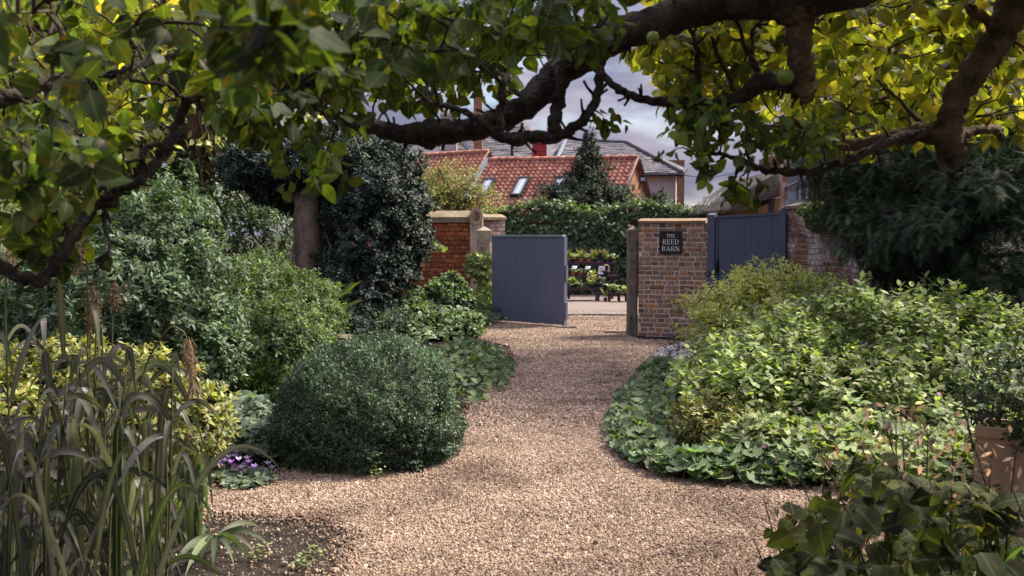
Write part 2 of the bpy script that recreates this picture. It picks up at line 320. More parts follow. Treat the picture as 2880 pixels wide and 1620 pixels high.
L_(r_.outputs[0], mg_.inputs[1]); L_(q_.outputs[0], mg_.inputs[2]); L_(mg_.outputs[0], p_.inputs['Base Color'])
o_ = N_('ShaderNodeOutputMaterial'); L_(p_.outputs[0], o_.inputs[0]); M_peb = m_
# gravel bed
m_, t_, N_, L_ = newmat('gravel_bed'); g_ = N_('ShaderNodeNewGeometry'); v_ = N_('ShaderNodeTexVoronoi'); v_.inputs['Scale'].default_value = 100; L_(g_.outputs['Position'], v_.inputs['Vector'])
sp_ = N_('ShaderNodeSeparateXYZ'); L_(v_.outputs['Color'], sp_.inputs[0]); r_ = ramp(t_, [(.20, .135, .10), (.34, .24, .18), (.11, .075, .058), (.42, .32, .26), (.26, .175, .13), (.07, .05, .042), (.36, .265, .21)], 'CONSTANT')
L_(sp_.outputs[0], r_.inputs[0]); r2_ = ramp(t_, [(.15, 1, 1, 1), (.6, .25, .25, .25)]); r2_.color_ramp.elements[0].position = .2; L_(v_.outputs['Distance'], r2_.inputs[0])
mm_ = N_('ShaderNodeMixRGB'); mm_.blend_type = 'MULTIPLY'; mm_.inputs[0].default_value = 1; L_(r_.outputs[0], mm_.inputs[1]); L_(r2_.outputs[0], mm_.inputs[2])
p_ = N_('ShaderNodeBsdfPrincipled'); p_.inputs['Roughness'].default_value = .9; L_(mm_.outputs[0], p_.inputs['Base Color']); b_ = N_('ShaderNodeBump'); b_.inputs['Distance'].default_value = .01; b_.invert = True
L_(v_.outputs['Distance'], b_.inputs['Height']); L_(b_.outputs[0], p_.inputs['Normal']); o_ = N_('ShaderNodeOutputMaterial'); L_(p_.outputs[0], o_.inputs[0]); M_bed = m_

LM = {}
LM['appleL'] = leafmat('apple_leaf', [(.035, .062, .022), (.05, .085, .028), (.075, .11, .032), (.045, .075, .034), (.09, .125, .035), (.035, .055, .028), (.11, .12, .02)], (2.3, 2.3, .45), .42, .45, .3, spec=.4, patch=(.16, .10, .02))  # shaded copy of the apple leaf, the lit copy follows
LM['appleR'] = leafmat('apple_leaf_lit_yellowing', [(.08, .12, .028), (.13, .17, .035), (.19, .21, .045), (.06, .095, .035), (.26, .26, .07), (.10, .14, .03), (.27, .24, .06)], (2.3, 2.1, .5), .45, .62, .3, patch=(.20, .13, .02))  # autumn yellowing, with brighter light also put into the colour
LM['gold'] = leafmat('sunlit_gold_leaf', [(.30, .31, .10), (.42, .40, .16), (.20, .24, .07), (.52, .47, .27)], (1.7, 1.6, .6), .5, .55, 0)  # pale gold tones put sunlight into the leaf colour
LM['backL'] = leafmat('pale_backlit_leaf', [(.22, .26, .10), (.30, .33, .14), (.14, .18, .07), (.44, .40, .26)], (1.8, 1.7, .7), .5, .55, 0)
LM['box'] = leafmat('box_leaf', [(.022, .048, .026), (.038, .072, .036), (.06, .105, .05), (.026, .055, .034), (.09, .14, .06)], (1.5, 1.8, .6), .32, .2, 0, spec=.5)
LM['holly'] = leafmat('holly_leaf', [(.014, .028, .022), (.024, .044, .034), (.042, .064, .052), (.018, .034, .026), (.06, .085, .07)], (1.4, 1.6, .7), .48, .12, 0, spec=.5)
LM['viburnum'] = leafmat('viburnum_leaf', [(.045, .085, .042), (.065, .11, .055), (.085, .14, .07), (.04, .07, .038), (.11, .15, .075)], (1.6, 1.8, .6), .38, .25, .2, spec=.5)
LM['vibpale'] = leafmat('pale_shrub_leaf', [(.14, .18, .09), (.20, .24, .12), (.10, .14, .065), (.26, .27, .15)], (1.5, 1.6, .6), .42, .3, .15)
LM['mid'] = leafmat('mid_green_leaf', [(.06, .10, .042), (.09, .14, .055), (.12, .18, .06), (.05, .08, .04), (.16, .21, .06)], (1.6, 1.8, .5), .4, .3, .15)
LM['skimmia'] = leafmat('yellow_green_leaf', [(.17, .20, .05), (.25, .27, .075), (.11, .15, .04), (.33, .32, .11), (.20, .15, .06)], (1.5, 1.5, .5), .35, .3, .15, spec=.5)
LM['reed'] = leafmat('reed_leaf', [(.095, .085, .09), (.16, .14, .155), (.04, .055, .022), (.24, .215, .235), (.07, .075, .045), (.028, .038, .016)], (1.2, 1.4, .6), .38, .3, .55, spec=.5)
LM['iris'] = leafmat('iris_leaf', [(.07, .10, .05), (.11, .14, .075), (.05, .08, .035), (.15, .155, .09)], (1.4, 1.6, .6), .4, .3, .2)
LM['ivy'] = leafmat('ivy_leaf', [(.022, .05, .02), (.035, .07, .026), (.05, .09, .035), (.028, .048, .026), (.07, .11, .04)], (1.5, 1.8, .5), .3, .2, 0, spec=.5)
LM['ivypale'] = leafmat('pale_ivy_leaf', [(.20, .27, .08), (.28, .34, .11), (.13, .19, .06), (.36, .38, .16)], (1.5, 1.7, .5), .35, .3, 0, spec=.5)
LM['ivyground'] = leafmat('ground_ivy_leaf', [(.07, .12, .055), (.10, .16, .07), (.14, .20, .08), (.055, .09, .05), (.18, .23, .10)], (1.5, 1.7, .5), .35, .25, 0, spec=.5)
LM['greyivy'] = leafmat('grey_green_ivy_leaf', [(.09, .13, .085), (.13, .17, .12), (.07, .105, .07), (.16, .20, .10)], (1.4, 1.6, .6), .35, .2, .1, spec=.5)
LM['dogwood'] = leafmat('dogwood_leaf', [(.13, .18, .075), (.18, .24, .10), (.22, .28, .11), (.10, .145, .06), (.29, .32, .14), (.26, .27, .10)], (1.5, 1.7, .5), .42, .35, .2)
LM['varieg'] = leafmat('variegated_leaf', [(.13, .19, .06), (.18, .24, .08), (.15, .20, .07)], (1.5, 1.6, .5), .4, .4, 0, edge=(.66, .62, .24))
LM['alch'] = leafmat('lady_mantle_leaf', [(.07, .12, .055), (.095, .15, .07), (.13, .18, .085), (.055, .095, .045), (.15, .17, .08)], (1.5, 1.8, .5), .5, .25, .15)
LM['broad'] = leafmat('broad_heart_leaf', [(.018, .028, .012), (.030, .043, .016), (.055, .073, .018), (.020, .028, .016), (.09, .105, .02)], (1.9, 1.9, .4), .75, .4, .18, patch=(.10, .07, .02))
LM['darkgreen'] = leafmat('dark_undergrowth_leaf', [(.02, .034, .016), (.032, .05, .022), (.045, .065, .026)], (1.6, 1.7, .5), .45, .25, 0)
LM['yew'] = leafmat('yew_needle', [(.014, .030, .013), (.026, .046, .020), (.045, .074, .034), (.08, .115, .055)], (1.3, 1.5, .7), .5, .12, 0, spec=.5)
LM['conifer'] = leafmat('conifer_needle', [(.02, .036, .024), (.034, .055, .034), (.05, .075, .045)], (1.3, 1.5, .7), .5, .12, 0)
LM['fern'] = leafmat('fern_frond', [(.08, .13, .04), (.11, .16, .045), (.18, .18, .05)], (1.6, 1.7, .5), .5, .35, 0)
LM['pod'] = leafmat('dry_seed_pod', [(.36, .25, .20), (.46, .34, .28), (.28, .18, .13), (.52, .42, .37)], (1.2, 1.0, .8), .6, .4, 0)
LM['plume'] = leafmat('dry_plume', [(.32, .24, .16), (.44, .34, .24), (.24, .17, .11)], (1.2, 1.0, .8), .7, .3, 0)
LM['white'] = leafmat('white_petal', [(.74, .70, .70), (.82, .79, .80), (.62, .52, .54)], (1, 1, 1), .6, .3, 0)
LM['cream'] = leafmat('cream_flower', [(.50, .46, .28), (.60, .56, .38)], (1, 1, .8), .7, .2, 0)
LM['violet'] = leafmat('violet_petal', [(.38, .20, .62), (.50, .34, .72), (.66, .58, .78), (.30, .12, .50)], (1, 1, 1), .6, .3, 0)
LM['pink'] = leafmat('pink_petal', [(.58, .26, .42), (.66, .36, .50)], (1, 1, 1), .6, .3, 0)

# ------------------------------------------------------------------ foliage machinery
def in_poly(x, y, poly):
    poly = np.asarray(poly, float); c = np.zeros(len(x), bool); n = len(poly); j = n - 1
    for i in range(n):
        xi, yi = poly[i]; xj, yj = poly[j]
        c ^= ((yi > y) != (yj > y)) & (x < (xj - xi) * (y - yi) / (yj - yi + 1e-12) + xi); j = i
    return c
def poly_pts(poly, n):
    poly = np.asarray(poly, float); lo, hi = poly.min(0), poly.max(0); out = np.zeros((0, 2))
    while len(out) < n:
        q = rng.uniform(lo, hi, (n * 2, 2)); out = np.vstack([out, q[in_poly(q[:, 0], q[:, 1], poly)]])
    return out[:n]
def shoots_to_leaves(org, ax, k, slen, L, spread=.9, up=.6, jit=.25, droop=0.0, start=.15):
    n = len(org); idx = np.repeat(np.arange(n), k); j = np.tile(np.arange(k), n)
    a = nrm(ax)[idx]; ref = nrm(np.cross(a, [0.13, .21, 1.0]) + 1e-6); b2 = np.cross(a, ref)
    th = j * 2.4 + rng.uniform(0, 6.28, n)[idx] + rng.normal(0, .3, n * k)
    rad = ref * np.cos(th)[:, None] + b2 * np.sin(th)[:, None]
    t = start + (1 - start) * (j + .5) / k
    pos = org[idx] + a * (t * slen)[:, None] * (np.ones(n) if np.isscalar(slen) else 1)[0:1, None] if False else org[idx] + a * (t * slen)[:, None]
    sp = spread * (1.15 - .6 * t)[:, None]
    d = nrm(a * (1 - sp * .7) + rad * sp + rng.normal(0, jit, (n * k, 3)) + np.array([0, 0, -droop]))
    nn = nrm(a * .7 + np.array([0, 0, up]) + rng.normal(0, jit, (n * k, 3)))
    s = L * rng.uniform(.62, 1.2, n * k) * (1 - .25 * (t > .9))
    R = basis(d, nn) * s[:, None, None]
    return pos, R, s
def pick_visible(pos, size, n, cell=26):
    x, y, d = proj(pos); ok = (x > 0) & (x < 2880) & (y > 0) & (y < 1620)
    key = (x // cell).astype(int) * 1000 + (y // cell).astype(int); key[~ok] = -1
    o = np.lexsort((d, key)); ks = key[o]; first = np.r_[True, ks[1:] != ks[:-1]] & (ks >= 0)
    c = o[first]; sc_ = (size / d)[c]; c = c[np.argsort(-sc_)][:n]
    m = np.zeros(len(pos), bool); m[c] = True; return m
def leaves(parent, pos, R, size, Ts, mat, nsingle=0, piece='leaf', mass='foliage', smooth=True):
    var = rng.uniform(0, 1, len(pos)); ti = rng.integers(0, len(Ts), len(pos))
    sel = pick_visible(pos, size, nsingle) if nsingle else np.zeros(len(pos), bool)
    if nsingle:
        ms = []
        for T in Ts:
            b = MB(); b.add(T[0], T[1], np.c_[T[2], np.zeros(len(T[0]))]); ms.append(b.mesh(piece, mat, smooth))
        for i in np.nonzero(sel)[0]: inst(piece, ms[ti[i]], R[i], pos[i], parent)
    b = MB(); rest = ~sel
    for k, T in enumerate(Ts):
        m = rest & (ti == k); b.many(T, R[m], pos[m], var[m])
    if rest.any(): return b.build(mass, mat, parent, smooth, 'stuff')
def blob(px, py, Y, rpx, rpy, ry=None):
    c = P(px, py, Y); rx = rpx / F * Y; return (*c, rx, ry if ry else rx, rpy / F * Y)
def blob_shoots(blobs, n, lump=.14, zmin=.03, depth=.28, seed=0, front=.0):
    B = np.array(blobs); area = (B[:, 3] * B[:, 5] + B[:, 4] * B[:, 5] + B[:, 3] * B[:, 4]); pr = area / area.sum()
    O = np.zeros((0, 3)); A = np.zeros((0, 3))
    while len(O) < n:
        bi = rng.choice(len(B), n * 2, p=pr); d = nrm(rng.normal(0, 1, (n * 2, 3)))
        if front:                                 # thin out the side that nothing in the photograph sees
            keep = (d[:, 1] < .35) | (rng.uniform(0, 1, n * 2) > front); bi, d = bi[keep], d[keep]
        C = B[bi, :3]; r = B[bi, 3:]
        lum = 1 + lump * (np.sin(d[:, 0] * 5.1 + bi * 1.7) * np.cos(d[:, 2] * 6.3 + bi) + .6 * np.sin(d[:, 1] * 9 + d[:, 0] * 11 + bi * 2.3) + .5 * np.sin(d[:, 2] * 17 + d[:, 0] * 13))
        rho = (1 - np.minimum(rng.exponential(depth * .45, len(d)), .7)) * lum
        q = C + d * r * rho[:, None]
        ok = q[:, 2] > zmin
        for k in range(len(B)):
            ok &= (bi == k) | ((((q - B[k, :3]) / B[k, 3:]) ** 2).sum(1) > .55)
        O = np.vstack([O, q[ok]]); A = np.vstack([A, nrm(d[ok] / r[ok])])
    i = rng.permutation(len(O))[:n]; return O[i], A[i]
def stems_mesh(parent, base, tops, r, mat, name='stems', sides=4, thr=None):
    b = MB()
    for tp in tops:
        bp = np.array([base[0] + (tp[0] - base[0]) * .25 + rng.normal(0, .04), base[1] + (tp[1] - base[1]) * .25 + rng.normal(0, .04), 0.0])
        mid = (bp + tp) / 2 + rng.normal(0, .05, 3) + [0, 0, .06]
        pts, rr = smooth_path([bp, mid, tp], [r, r * .7, r * .3], 3); b.tube(pts, rr, sides, cap=False)
    return b.build(name, mat, parent, True, 'stuff')
def shrub(name, label, cat, blobs, n, k, slen, L, Ts, mat, nsingle=0, axup=.5, spread=.9, jit=.25, up=.6, lump=.14, depth=.28, group=None, stem=.012, nst=24, front=.8, droop=0., mat2=None, zmin=.03, cell=26):
    B = np.array(blobs); base = np.array([B[:, 0].mean(), B[:, 1].mean(), 0.])
    t = thing(name, label, cat, base, group)
    O, A = blob_shoots(blobs, n, lump, zmin, depth, front=front)
    ax = nrm(A + np.array([0, 0, axup]) + rng.normal(0, .3, A.shape))
    sl_ = slen * rng.uniform(.6, 1.3, len(O))
    pos, R, s = shoots_to_leaves(O, ax, k, np.repeat(sl_, k), L, spread, up, jit, droop)
    ok = pos[:, 2] > .01; pos, R, s = pos[ok], R[ok], s[ok]
    leaves(t, pos, R, s, Ts, mat, nsingle)
    if nst: stems_mesh(t, base, O[:nst] * [1, 1, .92], stem, M_twig)
    return t, O, A

# ------------------------------------------------------------------ ground
def sheet(name, poly3, mat, sub=None):
    b = MB(); b.add(poly3, [tuple(range(len(poly3)))]); o = b.build(name, mat); o['kind'] = 'structure'; return o
b = MB()                                         # ground: one sheet to the horizon, gently uneven close by
xs = np.r_[-1200, -200, -40, np.linspace(-9, 9, 37), 40, 200, 1200]; ys = np.r_[-400, -20, np.linspace(0, 18, 37), 60, 200, 1600]
gx, gy = np.meshgrid(xs, ys); gz = np.where((abs(gx) < 9) & (gy > 1) & (gy < 17.5), .012 * np.sin(gx * 2.3) * np.cos(gy * 1.9) - .012, 0.)
nx = len(xs); V = np.c_[gx.ravel(), gy.ravel(), gz.ravel()]
b.add(V, [(j * nx + i, j * nx + i + 1, (j + 1) * nx + i + 1, (j + 1) * nx + i) for j in range(len(ys) - 1) for i in range(nx - 1)])
o = b.build('ground', M_soil, smooth=True); o['kind'] = 'structure'
PATH = [(930, 1700), (1010, 1560), (1030, 1500), (960, 1462), (860, 1446), (760, 1445), (640, 1436), (520, 1430), (470, 1400), (560, 1370), (700, 1352), (860, 1330), (1180, 1335), (1290, 1280),
        (1310, 1170), (1330, 1130), (1400, 1075), (1450, 1010), (1440, 975), (1330, 950), (1290, 955), (1380, 915), (1420, 900), (1470, 889), (1762, 889),
        (1764, 945), (1800, 955), (2000, 965), (1880, 985), (1830, 1030), (1760, 1100), (1712, 1190), (1720, 1260), (1790, 1320), (1900, 1350), (2250, 1370), (2500, 1380), (2500, 1700)]
path3 = [G(x, y, .006) for x, y in PATH]
sheet('gravel_path', path3, M_bed)
# scattered stones: distributed in plan, denser near the lens
def gravel(n, ymin, ymax, size, name):
    pw = np.array([p[:2] for p in path3]); q = np.zeros((0, 2))
    lo = pw.min(0) - .25; hi = pw.max(0) + .25
    while len(q) < n:
        a = rng.uniform([lo[0], max(lo[1], ymin)], [hi[0], min(hi[1], ymax)], (n * 3, 2))
        ins = in_poly(a[:, 0], a[:, 1], pw)
        # stones strewn past the edge and over the soil in the near left corner
        px, py, d = proj(np.c_[a, np.zeros(len(a))])
        near = (a[:, 1] < 7.2) & (px < 1100) & (px > 250)
        dm = np.full(len(a), 9.)
        for i in range(len(pw)):
            s0, s1 = pw[i], pw[(i + 1) % len(pw)]; ab = s1 - s0; u = np.clip(((a - s0) @ ab) / (ab @ ab), 0, 1); dm = np.minimum(dm, np.linalg.norm(a - (s0 + u[:, None] * ab), axis=1))
        pr = np.where(near, .8 * np.exp(-dm / .09) + .035, .5 * np.exp(-dm / .04)); keep = ins | (rng.uniform(0, 1, len(a)) < pr)
        q = np.vstack([q, a[keep]])
    q = q[:n]; z = rng.uniform(.004, .012, n)
    me = bpy.data.meshes.new(name); me.vertices.add(n); me.vertices.foreach_set('co', np.c_[q, z].astype(np.float32).ravel())
    for nm, tp, arr in (('rt', 'FLOAT_VECTOR', rng.uniform(0, 6.28, (n, 3))), ('scl', 'FLOAT_VECTOR', size * rng.lognormal(0, .32, (n, 1)) * rng.uniform([.7, .7, .35], [1.35, 1.1, .7], (n, 3)))):
        at = me.attributes.new(nm, tp, 'POINT'); at.data.foreach_set('vector', arr.astype(np.float32).ravel())
    at = me.attributes.new('gv', 'FLOAT', 'POINT'); at.data.foreach_set('value', rng.uniform(0, 1, n).astype(np.float32))
    me.update(); o = bpy.data.objects.new(name, me); col.objects.link(o); me.materials.append(M_peb); o['kind'] = 'stuff'
    ng = bpy.data.node_groups.new(name, 'GeometryNodeTree'); ng.interface.new_socket('Geometry', in_out='INPUT', socket_type='NodeSocketGeometry'); ng.interface.new_socket('Geometry', in_out='OUTPUT', socket_type='NodeSocketGeometry')
    A = ng.nodes.new; K = ng.links.new; gi = A('NodeGroupInput'); go = A('NodeGroupOutput'); ic = A('GeometryNodeMeshIcoSphere'); ic.inputs['Radius'].default_value = 1; ic.inputs['Subdivisions'].default_value = 1
    sm = A('GeometryNodeSetMaterial'); sm.inputs['Material'].default_value = M_peb; K(ic.outputs[0], sm.inputs[0])
    ip = A('GeometryNodeInstanceOnPoints'); K(gi.outputs[0], ip.inputs['Points']); K(sm.outputs[0], ip.inputs['Instance'])
    for nm, sk in (('rt', 'Rotation'), ('scl', 'Scale')):
        na = A('GeometryNodeInputNamedAttribute'); na.data_type = 'FLOAT_VECTOR'; na.inputs[0].default_value = nm; K(na.outputs[0], ip.inputs[sk])
    K(ip.outputs[0], go.inputs[0]); md = o.modifiers.new('scatter', 'NODES'); md.node_group = ng; return o
g1 = gravel(150000, 3.9, 8.2, .0066, 'gravel'); tag(g1, 'loose pinkish gravel strewn over the near path', 'gravel')
g2 = gravel(80000, 8.2, 20.5, .0095, 'gravel'); tag(g2, 'loose pinkish gravel on the far path up to the gate', 'gravel')
# paved yard beyond the gateway
b = MB(); b.add([[-3, 19.85, .008], [9, 19.85, .008], [9, 26.6, .008], [-3, 26.6, .008]], [(0, 1, 2, 3)])
M_yard = surf('worn_paving', [(.13, .10, .09), (.19, .15, .135), (.25, .205, .185)], 3, .9, .8, 30, .01, stretch=(1, 3, 1), stain=(5, .6, .72, (.16, .11, .09)))
o = b.build('yard_paving', M_yard); o['kind'] = 'structure'
Tb = brick_var(3); ms = []
b = MB(); b.add(Tb[0], Tb[1]); me_ = b.mesh('paving_brick', M_yard)
for r in range(14):
    for c in range(18):
        yy = 19.95 + r * .11; xx = .9 + c * .225 + (r % 2) * .11
        if r > 12: continue
        ob = bpy.data.objects.new('paving_brick', me_); col.objects.link(ob); ob.parent = o
        ob.matrix_basis = Matrix.Translation((xx, yy, .006 + rng.uniform(0, .004))) @ Matrix.Rotation(math.pi / 2, 4, 'X').inverted() @ Matrix.Diagonal((.213, .03, .10, 1))

# ------------------------------------------------------------------ brickwork
BM = {}
def bricks(parent, A, B_, z0, z1, mat, mmat, thick=.22, course=.075, nmax=300, bl=.215, seed=0, zt=None, proud=.012, wob=.003, face_min=None, bond='english'):
    """A->B front face line in plan (left to right seen from the camera)"""
    A = np.array([*A[:2], 0.]); B_ = np.array([*B_[:2], 0.]); L = np.linalg.norm(B_ - A); x = (B_ - A) / L; nrm_ = np.array([x[1], -x[0], 0.])
    R = np.stack([x, -nrm_, [0, 0, 1.]], axis=-1)
    zt0, zt1 = (z1, z1) if zt is None else zt
    core = MB(); c0 = A - nrm_ * .0; pl = [c0 + [0, 0, z0], c0 + x * L + [0, 0, z0], c0 + x * L + [0, 0, zt1], c0 + [0, 0, zt0]]
    core.prism(pl, -nrm_ * thick); core.build('mortar', mmat, parent)
    key = mat.name
    if key not in BM:
        BM[key] = []
        for sd_ in range(5):
            T = brick_var(sd_); q = MB(); q.add(T[0], T[1]); BM[key].append((T, q.mesh('brick', mat)))
    items = []; n = int((max(zt0, zt1) - z0) / course)
    for r in range(n):
        z = z0 + (r + .5) * course
        hdr = r % 2 if bond == 'english' else 0; bw = .1025 if hdr else bl; off = -(rng.uniform(0, bw)) if not hdr else -rng.uniform(0, .05)
        u = off
        while u < L:
            w_ = bw * rng.uniform(.92, 1.08) if not (hdr and rng.uniform() < .12) else bw * .5
            a, e_ = max(u, 0), min(u + w_, L)
            ztop = zt0 + (zt1 - zt0) * min(1, max(0, (a + e_) / 2 / L))
            if e_ - a > .03 and z + course * .45 < ztop:
                items.append(((a + e_) / 2, z + rng.normal(0, wob), e_ - a))
            u += w_ + rng.uniform(.012, .022)
    items = np.array(items)
    pos = A + np.outer(items[:, 0], x) + np.outer(items[:, 1], [0, 0, 1.]) - nrm_ * (.03 - proud) 
    pos = pos + nrm_ * rng.normal(0, .0025, (len(pos), 1))
    Rs = np.array([R @ np.diag([l, .06, (course - .0165) * rng.uniform(.92, 1.06)]) for l in items[:, 2]])
    x_, y_, d_ = proj(pos); vis = (x_ > 0) & (x_ < 2880) & (y_ > 0) & (y_ < 1620)
    if face_min is not None: vis &= (x_ > face_min[0]) & (x_ < face_min[1]) & (y_ > face_min[2]) & (y_ < face_min[3])
    order = np.argsort(np.where(vis, d_, 1e6)); sel = np.zeros(len(pos), bool); sel[order[:nmax]] = vis[order[:nmax]]
    ti = rng.integers(0, 5, len(pos))
    for i in np.nonzero(sel)[0]: inst('brick', BM[key][ti[i]][1], Rs[i], pos[i], parent)
    if (~sel).any():
        q = MB(); var = rng.uniform(0, 1, len(pos))
        for k in range(5):
            m = ~sel & (ti == k); q.many(BM[key][k][0], Rs[m], pos[m], var[m])
        q.build('brickwork', mat, parent, False, 'stuff')
    return x, nrm_, L

# sign pier: a short length of wall between the gateway and the blue gate
A1 = G(1795, 945); A1 = np.array([A1[0], A1[1], 0]); B1 = P(1990, 900, A1[1] - .35); B1[2] = 0
HW = P(1850, 627, 15.6)[2]
wall1 = thing('brick_wall', 'short buff brick wall carrying the black name sign', 'wall', (A1 + B1) / 2)
x1, n1, L1 = bricks(wall1, A1, B1, 0, HW, M_brick, M_mortar, .34, course=HW / 24.02)
def coping(parent, A, x, nv, L, z, w_, h, over=.04, mat=M_coping, piece=.6, name='coping_stone', ridge=True, end=.03):
    u = -end
    while u < L + end - .05:
        l = min(piece * rng.uniform(.9, 1.1), L + end - u); a = A + x * u + [0, 0, z]
        f0 = a + nv * over; b0 = a - nv * (w_ + over); mid = a - nv * w_ / 2
        pr = [f0, f0 + [0, 0, h * .45], mid + [0, 0, h], b0 + [0, 0, h * .45], b0] if ridge else [f0, f0 + [0, 0, h * .5], b0 + [0, 0, h], b0]
        q = MB(); q.prism(pr, x * (l - .008)); q.build(name, mat, parent); u += l
coping(wall1, A1, x1, n1, L1, HW, .34, .075, .045, surf('brown_tile_coping', [(.16, .11, .07), (.25, .17, .11), (.33, .23, .16)], 6, .92, .6, 40, .008, moss=(7, .56, .68, (.10, .09, .05))), .23, end=.01)
# name sign
sg0 = P(1856, 714, 15.55); Zs0, Zs1 = P(1856, 714, 15.6)[2], P(1856, 650, 15.6)[2]
def on_wall(px, A, x):      # distance along wall line where the ray of column px meets it
    r = ray(px, 700); t = (A[1] * r[0] / r[1] - A[0]) / (x[0] - x[1] * r[0] / r[1]); return t
u0, u1 = on_wall(1856, A1, x1), on_wall(1919, A1, x1); uc = (u0 + u1) / 2
sign = thing('name_sign', 'square black sign with white serif lettering on the buff brick wall', 'sign', A1 + x1 * uc + n1 * .02 + [0, 0, (Zs0 + Zs1) / 2])
Rw = np.stack([x1, -n1, [0, 0, 1.]], axis=-1); sc_c = ORG[sign.name] + n1 * .012; SW = u1 - u0; SH = Zs1 - Zs0
q = MB(); q.box(sc_c, (SW, .024, SH), Rw); q.build('sign_board', M_iron, sign)
q = MB()
for dx, dz, sx, sz in ((0, SH / 2 - .006, SW, .012), (0, -SH / 2 + .006, SW, .012), (SW / 2 - .006, 0, .012, SH - .026), (-SW / 2 + .006, 0, .012, SH - .026)):
    q.box(sc_c + x1 * dx + n1 * .015 + [0, 0, dz], (sx, .008, sz), Rw)
q.build('sign_rim', M_dark, sign)
def glyph(c, h):
    """serif capitals as flat strokes: list of quads [(x,z)*4], and width"""
    S, T_, sf = .15 * h, .06 * h, .09 * h; Q = []; R_ = lambda x0, z0, x1_, z1_: Q.append([(x0, z0), (x1_, z0), (x1_, z1_), (x0, z1_)])
    def stem(x): R_(x, 0, x + S, h); R_(x - sf * .7, 0, x, T_ * .8); R_(x + S, 0, x + S + sf * .7, T_ * .8); R_(x - sf * .7, h - T_ * .8, x, h); R_(x + S, h - T_ * .8, x + S + sf * .7, h)
    def bowl(x, z0, z1_, r, flat=.0):
        cz, rz = (z0 + z1_) / 2, (z1_ - z0) / 2; n = 9
        for i in range(n):
            a0, a1 = -math.pi / 2 + math.pi * i / n, -math.pi / 2 + math.pi * (i + 1) / n
            th = lambda a: T_ + (S - T_) * math.cos(a) ** 2
            Q.append([(x + r * math.cos(a0), cz + rz * math.sin(a0)), (x + r * math.cos(a1), cz + rz * math.sin(a1)),
                      (x + max(0, r - th(a1)) * math.cos(a1), cz + (rz - T_) * math.sin(a1)), (x + max(0, r - th(a0)) * math.cos(a0), cz + (rz - T_) * math.sin(a0))])
    if c == 'T': w_ = .72 * h; stem(w_ / 2 - S / 2); R_(0, h - T_, w_, h + .001); R_(0, h - .24 * h, T_, h - T_); R_(w_ - T_, h - .24 * h, w_, h - T_)
    elif c == 'H': w_ = .86 * h; stem(sf); stem(w_ - sf - S); R_(sf + S, .49 * h, w_ - sf - S, .49 * h + T_)
    elif c == 'E': w_ = .70 * h; stem(sf); R_(sf + S, 0, w_, T_); R_(sf + S, h - T_, w_ - .03 * h, h); R_(sf + S, .5 * h, w_ * .8, .5 * h + T_); R_(w_ - T_, T_, w_, .24 * h); R_(w_ - T_ - .03 * h, h - .22 * h, w_ - .03 * h, h - T_); R_(w_ * .8 - T_, .42 * h, w_ * .8, .64 * h)
    elif c in 'RB':
        w_ = .78 * h; stem(sf); zc = .48 * h; R_(sf + S, h - T_, .42 * h, h); R_(sf + S, zc, .42 * h, zc + T_); bowl(.40 * h, zc, h, .28 * h)
        if c == 'B': R_(sf + S, 0, .42 * h, T_); bowl(.40 * h, 0, zc + T_, .34 * h)
        else: Q.append([(.36 * h, zc), (.36 * h + S * 1.1, zc), (w_ + .02 * h, 0), (w_ - S * 1.1, 0)]); R_(w_ - .02 * h, 0, w_ + .08 * h, T_ * .8)
    elif c == 'D': w_ = .84 * h; stem(sf); R_(sf + S, 0, .36 * h, T_); R_(sf + S, h - T_, .36 * h, h); bowl(.34 * h, 0, h, .48 * h)
    elif c == 'A':
        w_ = .86 * h; m = w_ / 2; Q.append([(m - .02 * h, h), (m + .06 * h, h), (w_ - sf * .6, 0), (w_ - sf * .6 - S * 1.15, 0)]); Q.append([(m - .05 * h, h * .96), (m + .01 * h, h * .9), (sf + T_, 0), (sf, 0)])
        R_(.24 * w_, .32 * h, .74 * w_, .32 * h + T_); R_(0, 0, sf * 2 + T_, T_ * .8); R_(w_ - sf * 2.6 - S * .4, 0, w_, T_ * .8)
    elif c == 'N': w_ = .90 * h; R_(sf, 0, sf + T_, h); R_(w_ - sf - T_, 0, w_ - sf, h); Q.append([(sf - .02 * h, h), (sf + S * 1.2, h), (w_ - sf, 0), (w_ - sf - S * 1.0, 0)]); R_(0, 0, sf * 2 + T_, T_ * .8); R_(w_ - 2 * sf - T_, h - T_ * .8, w_, h); R_(0, h - T_ * .8, sf, h)
    return Q, w_
Ht = SH
for word, hh, zc in (('THE', .155, .295), ('REED', .215, .03), ('BARN', .215, -.27)):
    h = hh * Ht; gs = [glyph(c, h) for c in word]; sp_ = .10 * h; tot = sum(g[1] for g in gs) + sp_ * (len(gs) - 1); xx = -tot / 2
    for ch, (Q, w_) in zip(word, gs):
        q = MB()
        for i, qd in enumerate(Q):
            pts = [sc_c + x1 * (xx + a) + n1 * (.0125 + .00012 * i) + [0, 0, zc * Ht + b_ - h / 2] for a, b_ in qd]
            q.prism(pts, n1 * .002)
        q.build('letter', M_white, sign); xx += w_ + sp_

